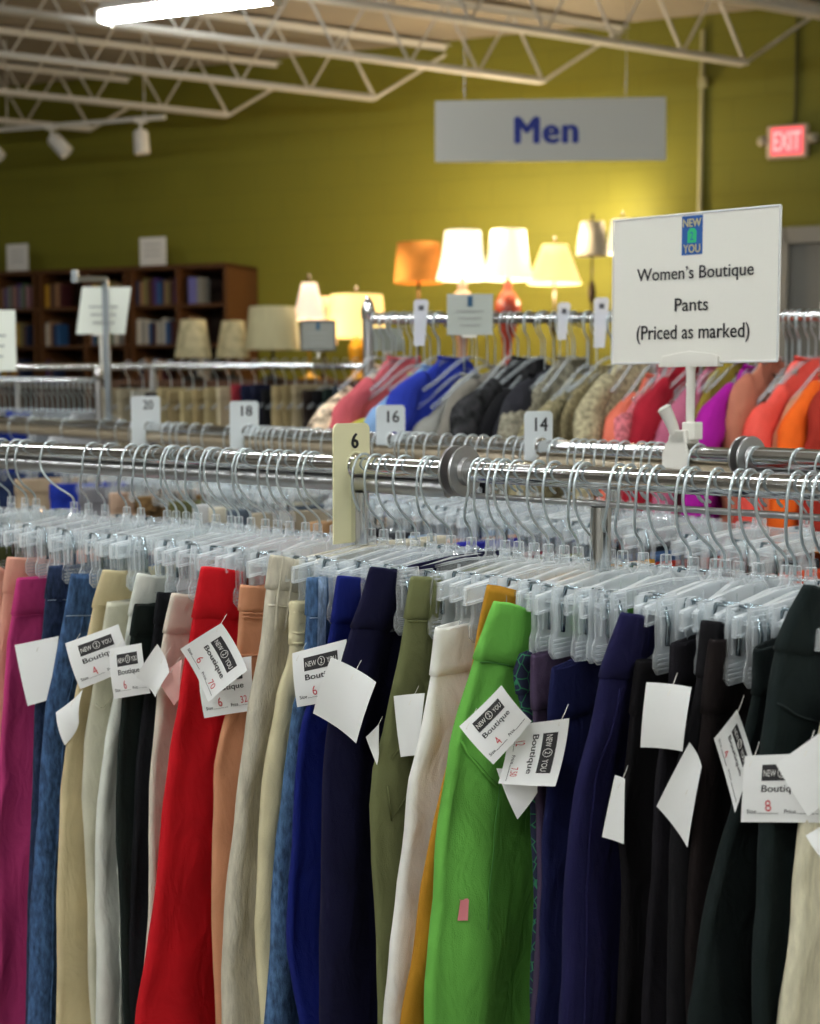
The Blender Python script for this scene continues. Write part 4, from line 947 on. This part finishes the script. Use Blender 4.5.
def garment(P_, rz, label, mat, seed, sleeve=True, long=.62, group=None, collar=False, name='shirt', cat='shirt', wdt=.2, drop=0.):
    """a top on its hanger: slabby body with sloping shoulders, sleeves, neckline"""
    rn = random.Random(seed); ph = [rn.uniform(0, 6) for _ in range(4)]
    r = thing(name, label, cat, P_, rz, group)
    sl = rn.uniform(.8, 1.5); prof = [(-.07, .05), (-.08, .07), (-.07 - .05 * sl, .125), (-.07 - .09 * sl, wdt * .88), (-.07 - .12 * sl, wdt * .97), (-.30, wdt), (-.45, wdt * .98), (-long - .1, wdt * 1.05)]
    Z = [-.07 - (long + .03) * (i / 22) ** 1.4 for i in range(23)]
    rows_ = []; n = 28
    for z in Z:
        hw = interp([(-a, b) for a, b in prof], -z) ; th = .007 + .008 * min(1, (-.07 - z) / .08)
        row = []
        for k in range(n):
            a = 2 * math.pi * k / n; y = -hw * math.cos(a); x = th * (abs(math.sin(a)) ** .6) * (1 if math.sin(a) >= 0 else -1)
            x += (.007 * math.sin(y * 38 + ph[0] + z * 9) + .004 * math.sin(y * 85 + ph[1] - z * 14) + .003 * math.sin(z * 60 + y * 30 + ph[2]))
            row.append(Vector((x, y * (1 + .03 * math.sin(z * 30 + ph[3])), z - drop - .006)))
        rows_.append(row)
    top = [rows_[0][0] * 0 + Vector((v.x * .6, v.y * .8, v.z + .002)) for v in rows_[0]]
    MB().grid([top] + rows_, True).build('body', mat, r, smooth=True)
    if sleeve:
        for s in (-1, 1):
            e_ = rn.uniform(1.1, 1.45); pts = crom([(0, s * wdt * .6, -.085 - .045 * sl - drop), (.004, s * wdt * .9, -.10 - .075 * sl - drop), (.008, s * wdt * (1.02 + .45 * (e_ - 1)), -.23 - drop), (.010, s * wdt * e_, -.34 - drop), (.012, s * wdt * (e_ + .03), -.46 - drop)], 4)
            m = MB().tube(pts, [.022 + .018 * min(1, i / 5) for i in range(len(pts))], 12)
            m.v = [(v[0] * .7 + .005 * math.sin(v[2] * 55 + ph[2]), v[1] + .005 * math.sin(v[2] * 42 + ph[1] + v[0] * 60), v[2]) for v in m.v]
            m.build('sleeve', mat, r, smooth=True)
    MB().tube([(0 + .012 * math.sin(a), .058 * math.cos(a), -.071 - drop - .006 * abs(math.sin(a))) for a in [k * math.pi / 10 for k in range(20)]], .0035, 6, closed=True).build('neckline', mat, r, smooth=True)
    return r
# shirts rack
RY = 3.45
RA = at_y(368, 319, RY + .08); RB = at_y(960, 317, RY - .12)
simple_rail(RA, RB, 'chrome rail of the shirt rack in front of the lamps')
HRZ = -math.radians(40)
def rack_pt(px, A_, B_):
    t = (px - A_[0]) / (B_[0] - A_[0]); return t
def on_line(px, Pa, Pb):
    lo, hi = -.2, 1.2
    for _ in range(40):
        t = (lo + hi) / 2; P_ = Pa + (Pb - Pa) * t
        if 410 + F * P_.x / P_.y * 1.0 < px: lo = t
        else: hi = t
    return Pa + (Pb - Pa) * lo
shirts = [(340, 'cream floral', 'C9B49A', 'print', 1), (352, 'rose pink', 'C25A62', 'plain', 1), (372, 'yellow green', 'B8B04A', 'plain', 1), (386, 'light blue', '7FA0C8', 'plain', 1), (402, 'royal blue', '27379A', 'plain', 1),
          (424, 'light grey', '8C8C86', 'plain', 1), (452, 'taupe grey', '77736A', 'plain', 1), (476, 'dark patterned', '2A2A2C', 'print', 1), (492, 'black', '111114', 'plain', 1), (507, 'faded black', '24242A', 'plain', 1), (519, 'grey taupe', '807C6C', 'knit', 1),
          (534, 'olive beige knitted', '8C8466', 'knit', 1), (560, 'brown beige', '7C7256', 'knit', 0), (584, 'sand knitted', 'A39A7C', 'knit', 1), (606, 'orange pink', 'D8705A', 'plain', 1), (618, 'dusty rose', 'C06A72', 'knit', 1), (634, 'crimson', '9A1C2C', 'plain', 1),
          (648, 'deep red', '7A1020', 'plain', 1), (666, 'mauve pink', 'B0607A', 'plain', 1), (682, 'mustard', '8A7A2C', 'plain', 0), (694, 'plum', '501838', 'plain', 0), (702, 'magenta', 'A01890', 'plain', 1), (716, 'terracotta', 'B4705A', 'plain', 1), (732, 'brown', '5A3A2A', 'plain', 0), (744, 'grey brown', '8A7C70', 'knit', 0),
          (754, 'bright coral', 'F05C50', 'plain', 1), (778, 'tan salmon', 'C88A6A', 'plain', 1), (792, 'bright orange', 'E8641E', 'plain', 1), (806, 'brick red', '9A2E22', 'plain', 1), (818, 'apricot', 'D8803A', 'plain', 1), (834, 'scarlet', 'B8281E', 'plain', 1)]
SHX = 52   # near shoulder lies this far to the left of the hook on screen
for i, (px, cn, hc, kd, sl_) in enumerate(shirts):
    P_ = on_line(px + SHX, RA, RB)
    rz = HRZ + random.uniform(-.08, .08)
    if P_.x < RA.x - .02: continue
    place_sh(P_, rz, f'clear hanger under the {cn} top on the shirt rack', 'hangers on the shirt rack', (i * 2 + 1) % 3)
    garment(P_, rz, f'{cn} {"sleeved" if sl_ else "sleeveless"} top on the shirt rack', fb('top_' + cn.replace(' ', '_'), hc, kd), i, bool(sl_), group='tops on the shirt rack', drop=DROPS[(i * 2 + 1) % 3], wdt=.17 + .05 * random.random())
# extra bare clear hangers between them
for i in range(42):
    px = 374 + i * 11.2 + random.uniform(-3, 3)
    P_ = on_line(px, RA, RB); place_sh(P_, HRZ + random.uniform(-.2, .2), 'spare clear hanger pushed between the tops on the shirt rack', 'spare hangers on the shirt rack', i % 3)
# shirt rack markers
def marker(px, yt, yb, wpx, mat, label, Pa, Pb, dot=None):
    P_ = on_line(px, Pa, Pb); k = P_.y / F; w_ = wpx * k; zt = at_y(px, yt, P_.y).z - P_.z; zb2 = at_y(px, yb, P_.y).z - P_.z
    s = thing('size_divider', label, 'size divider', P_ + Vector((0, -.018, 0)), 0)
    MB().prism([(-w_ / 2, zb2), (w_ / 2 - .01, zb2), (w_ / 2, zt - .006), (w_ / 2 - .006, zt), (-w_ / 2 + .006, zt), (-w_ / 2, zt - .006)], -.0015, .0015, lambda a_, b_, t: Vector((a_, t, b_))).build('card', mat, s)
    MB().box((0, -.003, zt - .02), (w_ * .35, .001, .012)).build('number', INK_SOFT, s)
    MB().tube([(0, .018 + .018 * math.cos(a), .018 * math.sin(a)) for a in [math.radians(k_) for k_ in range(-200, 60, 20)]], .003, 6).build('clip', mat, s)
cm = clear('frosted_marker', (.85, .87, .95), .62, .3)
marker(421, 300, 346, 15, cm, 'frosted size divider on the shirt rack under the orange lamp', RA, RB)
marker(562, 303, 340, 13, cm, 'frosted size divider on the shirt rack under the cream cone lamp', RA, RB)
marker(599, 298, 348, 15, cm, 'frosted size divider on the shirt rack under the candlestick lamp', RA, RB)
marker(822, 300, 340, 14, cm, 'frosted size divider on the shirt rack at the frame edge', RA, RB)
# small framed signs
def small_sign(x0, y0, x1, y1, Y, label, mat, stem_to, logo=True, lines=3, frame=None, tops=None):
    a = at_y(x0, y1, Y); b2 = at_y(x1, y0, Y); cx = (a.x + b2.x) / 2; wd = b2.x - a.x; hh = b2.z - a.z; z0 = a.z
    s = thing('sign_holder', label, 'sign', (cx, Y, stem_to), 0)
    zz = z0 - stem_to
    sh = (tops or 0) * Y / F
    MB().hexa([(-wd / 2, 0, zz), (wd / 2, 0, zz), (wd / 2 + sh, 0, zz + hh), (-wd / 2 + sh, 0, zz + hh)], [(-wd / 2, .006, zz), (wd / 2, .006, zz), (wd / 2 + sh, .006, zz + hh), (-wd / 2 + sh, .006, zz + hh)]).build('card', mat, s)
    if frame:
        m = MB(); q4 = [(-wd / 2, -.002, zz), (wd / 2, -.002, zz), (wd / 2, -.002, zz + hh), (-wd / 2, -.002, zz + hh)]
        for i in range(4): m.tube([q4[i], q4[(i + 1) % 4]], .005, 4)
        m.build('frame', frame, s)
    if logo: MB().box((sh * .8, -.002, zz + hh * .82), (wd * .11, .002, hh * .25)).build('logo_panel', principled('dim_blue', srgb('24506E'), .6), s)
    m = MB()
    for k in range(lines): m.box((sh * .5, -.002, zz + hh * (.58 - .17 * k)), (wd * (.6 - .08 * k), .001, hh * .035))
    m.build('printed_line', INK_PALE, s)
    MB().tube([(0, .012, zz + .01), (0, .012, .0)], .006, 8).box((0, .006, zz), (wd * .3, .01, .012)).build('stand', WHITE_PL, s)
    return s
small_sign(447, 294, 493, 335, 3.42, 'pale framed sign with a blue logo standing on the shirt rack below the white lamps', principled('sign_pale', srgb('AEB4AC'), .6), RA.z + .012)
# middle rack (dark and beige pants)
MA = at_y(-60, 367, 5.7); MBp = at_y(372, 362, 5.5)
simple_rail(MA, MBp, 'chrome rail of the middle rack below the table lamps')
m = MB()
small_sign(301, 321, 335, 350, 5.4, 'grey framed notice with a blue logo below the pinkish lamp', principled('notice_grey', srgb('8A8C84'), .6), MBp.z + .012, frame=principled('dark_frame', srgb('4A4C4A'), .5))
small_sign(76, 287, 124, 334, 5.3, 'tilted white sign behind the grey arm post', principled('sign_white', srgb('DCE0D4'), .6), MA.z - .05, logo=False, tops=7)
small_sign(-30, 310, 15, 371, 4.75, 'white sign cut by the frame edge above the empty hangers', principled('sign_white', srgb('DCE0D4'), .6), 1.48, logo=False)
small_sign(372, 328, 403, 351, 3.6, 'pale card hanging at the end of the shirt rack', principled('sign_pale2', srgb('9FA79C'), .6), 1.56, logo=False, lines=0)
# grey arm post
pa = at_y(112, 400, 5.2); pb = at_y(105, 279, 5.2); pc = at_y(75, 279, 5.0)
r = thing('arm_post', 'grey square steel post with a short side arm', 'rack post', (pa.x, pa.y, 0))
o0 = Vector((pa.x, pa.y, 0))
MB().tube([(0, 0, 0.02), pb - o0], .0145, 4).build('post', principled('grey_steel', srgb('7E8488'), .4, .6), r)
MB().tube([pb - o0, pc - o0], .013, 4).tube([pc - o0 + Vector((0, 0, -.012)), pc - o0 + Vector((0, 0, .03))], .014, 4).build('arm', principled('grey_steel', srgb('7E8488'), .4, .6), r)
MB().box((0, 0, .012), (.3, .3, .024)).build('foot', CHROME_DULL, r)
mids = [(104, 'beige', 'AFA48A'), (118, 'stone', '9E947C'), (132, 'pale grey', 'A5A295'), (146, 'charcoal', '2C2B2C'), (158, 'wheat', 'A2946E'), (168, 'dark tan', '8A7A58'), (180, 'sand', 'A8996F'), (192, 'camel', '95845E'), (204, 'straw', 'A0926C'), (216, 'oat', 'B5A98A'), (230, 'red', '8C2A34'), (240, 'navy', '1B2038'), (250, 'ink blue', '15182A'), (260, 'black', '141416'), (270, 'buff', 'A08F68'), (280, 'khaki brown', '897A56'), (290, 'fawn', '94876A'), (300, 'dark brown', '2C2420'), (310, 'jet black', '101012'), (320, 'dark green', '1E2A26'), (330, 'slate', '2C343C')]
for i, (px, cn, hc) in enumerate(mids):
    P_ = on_line(px + 26, MA, MBp)
    if P_.x > MBp.x: P_ = MBp - (MBp - MA).normalized() * .02
    fr = Frame(P_ + Vector((-math.cos(.6), math.sin(.6), 0)), P_)
    place_sh(P_, -.6, f'dark clip hanger over the {cn} pants on the middle rack', 'hangers on the middle rack')
    def pr2(Q):
        d_ = Q - EYE; c_, sn_ = math.cos(PITCH), math.sin(PITCH); z_ = d_.y * c_ - d_.z * sn_; y_ = d_.y * sn_ + d_.z * c_
        return (410 + F * d_.x / z_, 512 - F * y_ / z_)
    drop = -.08 - .03 * random.random()
    cont = [pr2(fr.W(0, -.14, zz)) for zz in (drop, -.3, -.5, -.9)]
    Pants(fr, 'pants', f'{cn} pants on the middle rack', fb('mid_' + cn.replace(' ', '_'), hc), cont, q0=.14, W=.26, seed=i + 90, res=.5, blend=0, group='pants on the middle rack')
# cluster of empty hangers at the left
EA = at_y(-60, 381, 5.1); EB = at_y(98, 383, 4.9)
simple_rail(EA, EB, 'short chrome rail full of empty hangers at the frame edge', r=.011)
for i in range(30):
    P_ = EA + (EB - EA) * ((i + .5) / 30)
    place_sh(P_, -.95 + random.uniform(-.15, .15), 'empty greyish clear hanger on the short rail at the frame edge', 'empty hangers on the short rail')
for i, (px, cn, hc) in enumerate(((20, 'blue', '2A3F9A'), (60, 'pale grey', '8E9296'), (84, 'white', 'B8BABC'))):
    P_ = on_line(px, EA, EB); garment(P_ + Vector((0, 0, -.03)), -.5, f'{cn} top low on the short rail of empty hangers', fb('low_' + cn.replace(' ', '_'), hc), 300 + i, False, group='tops on the short rail')
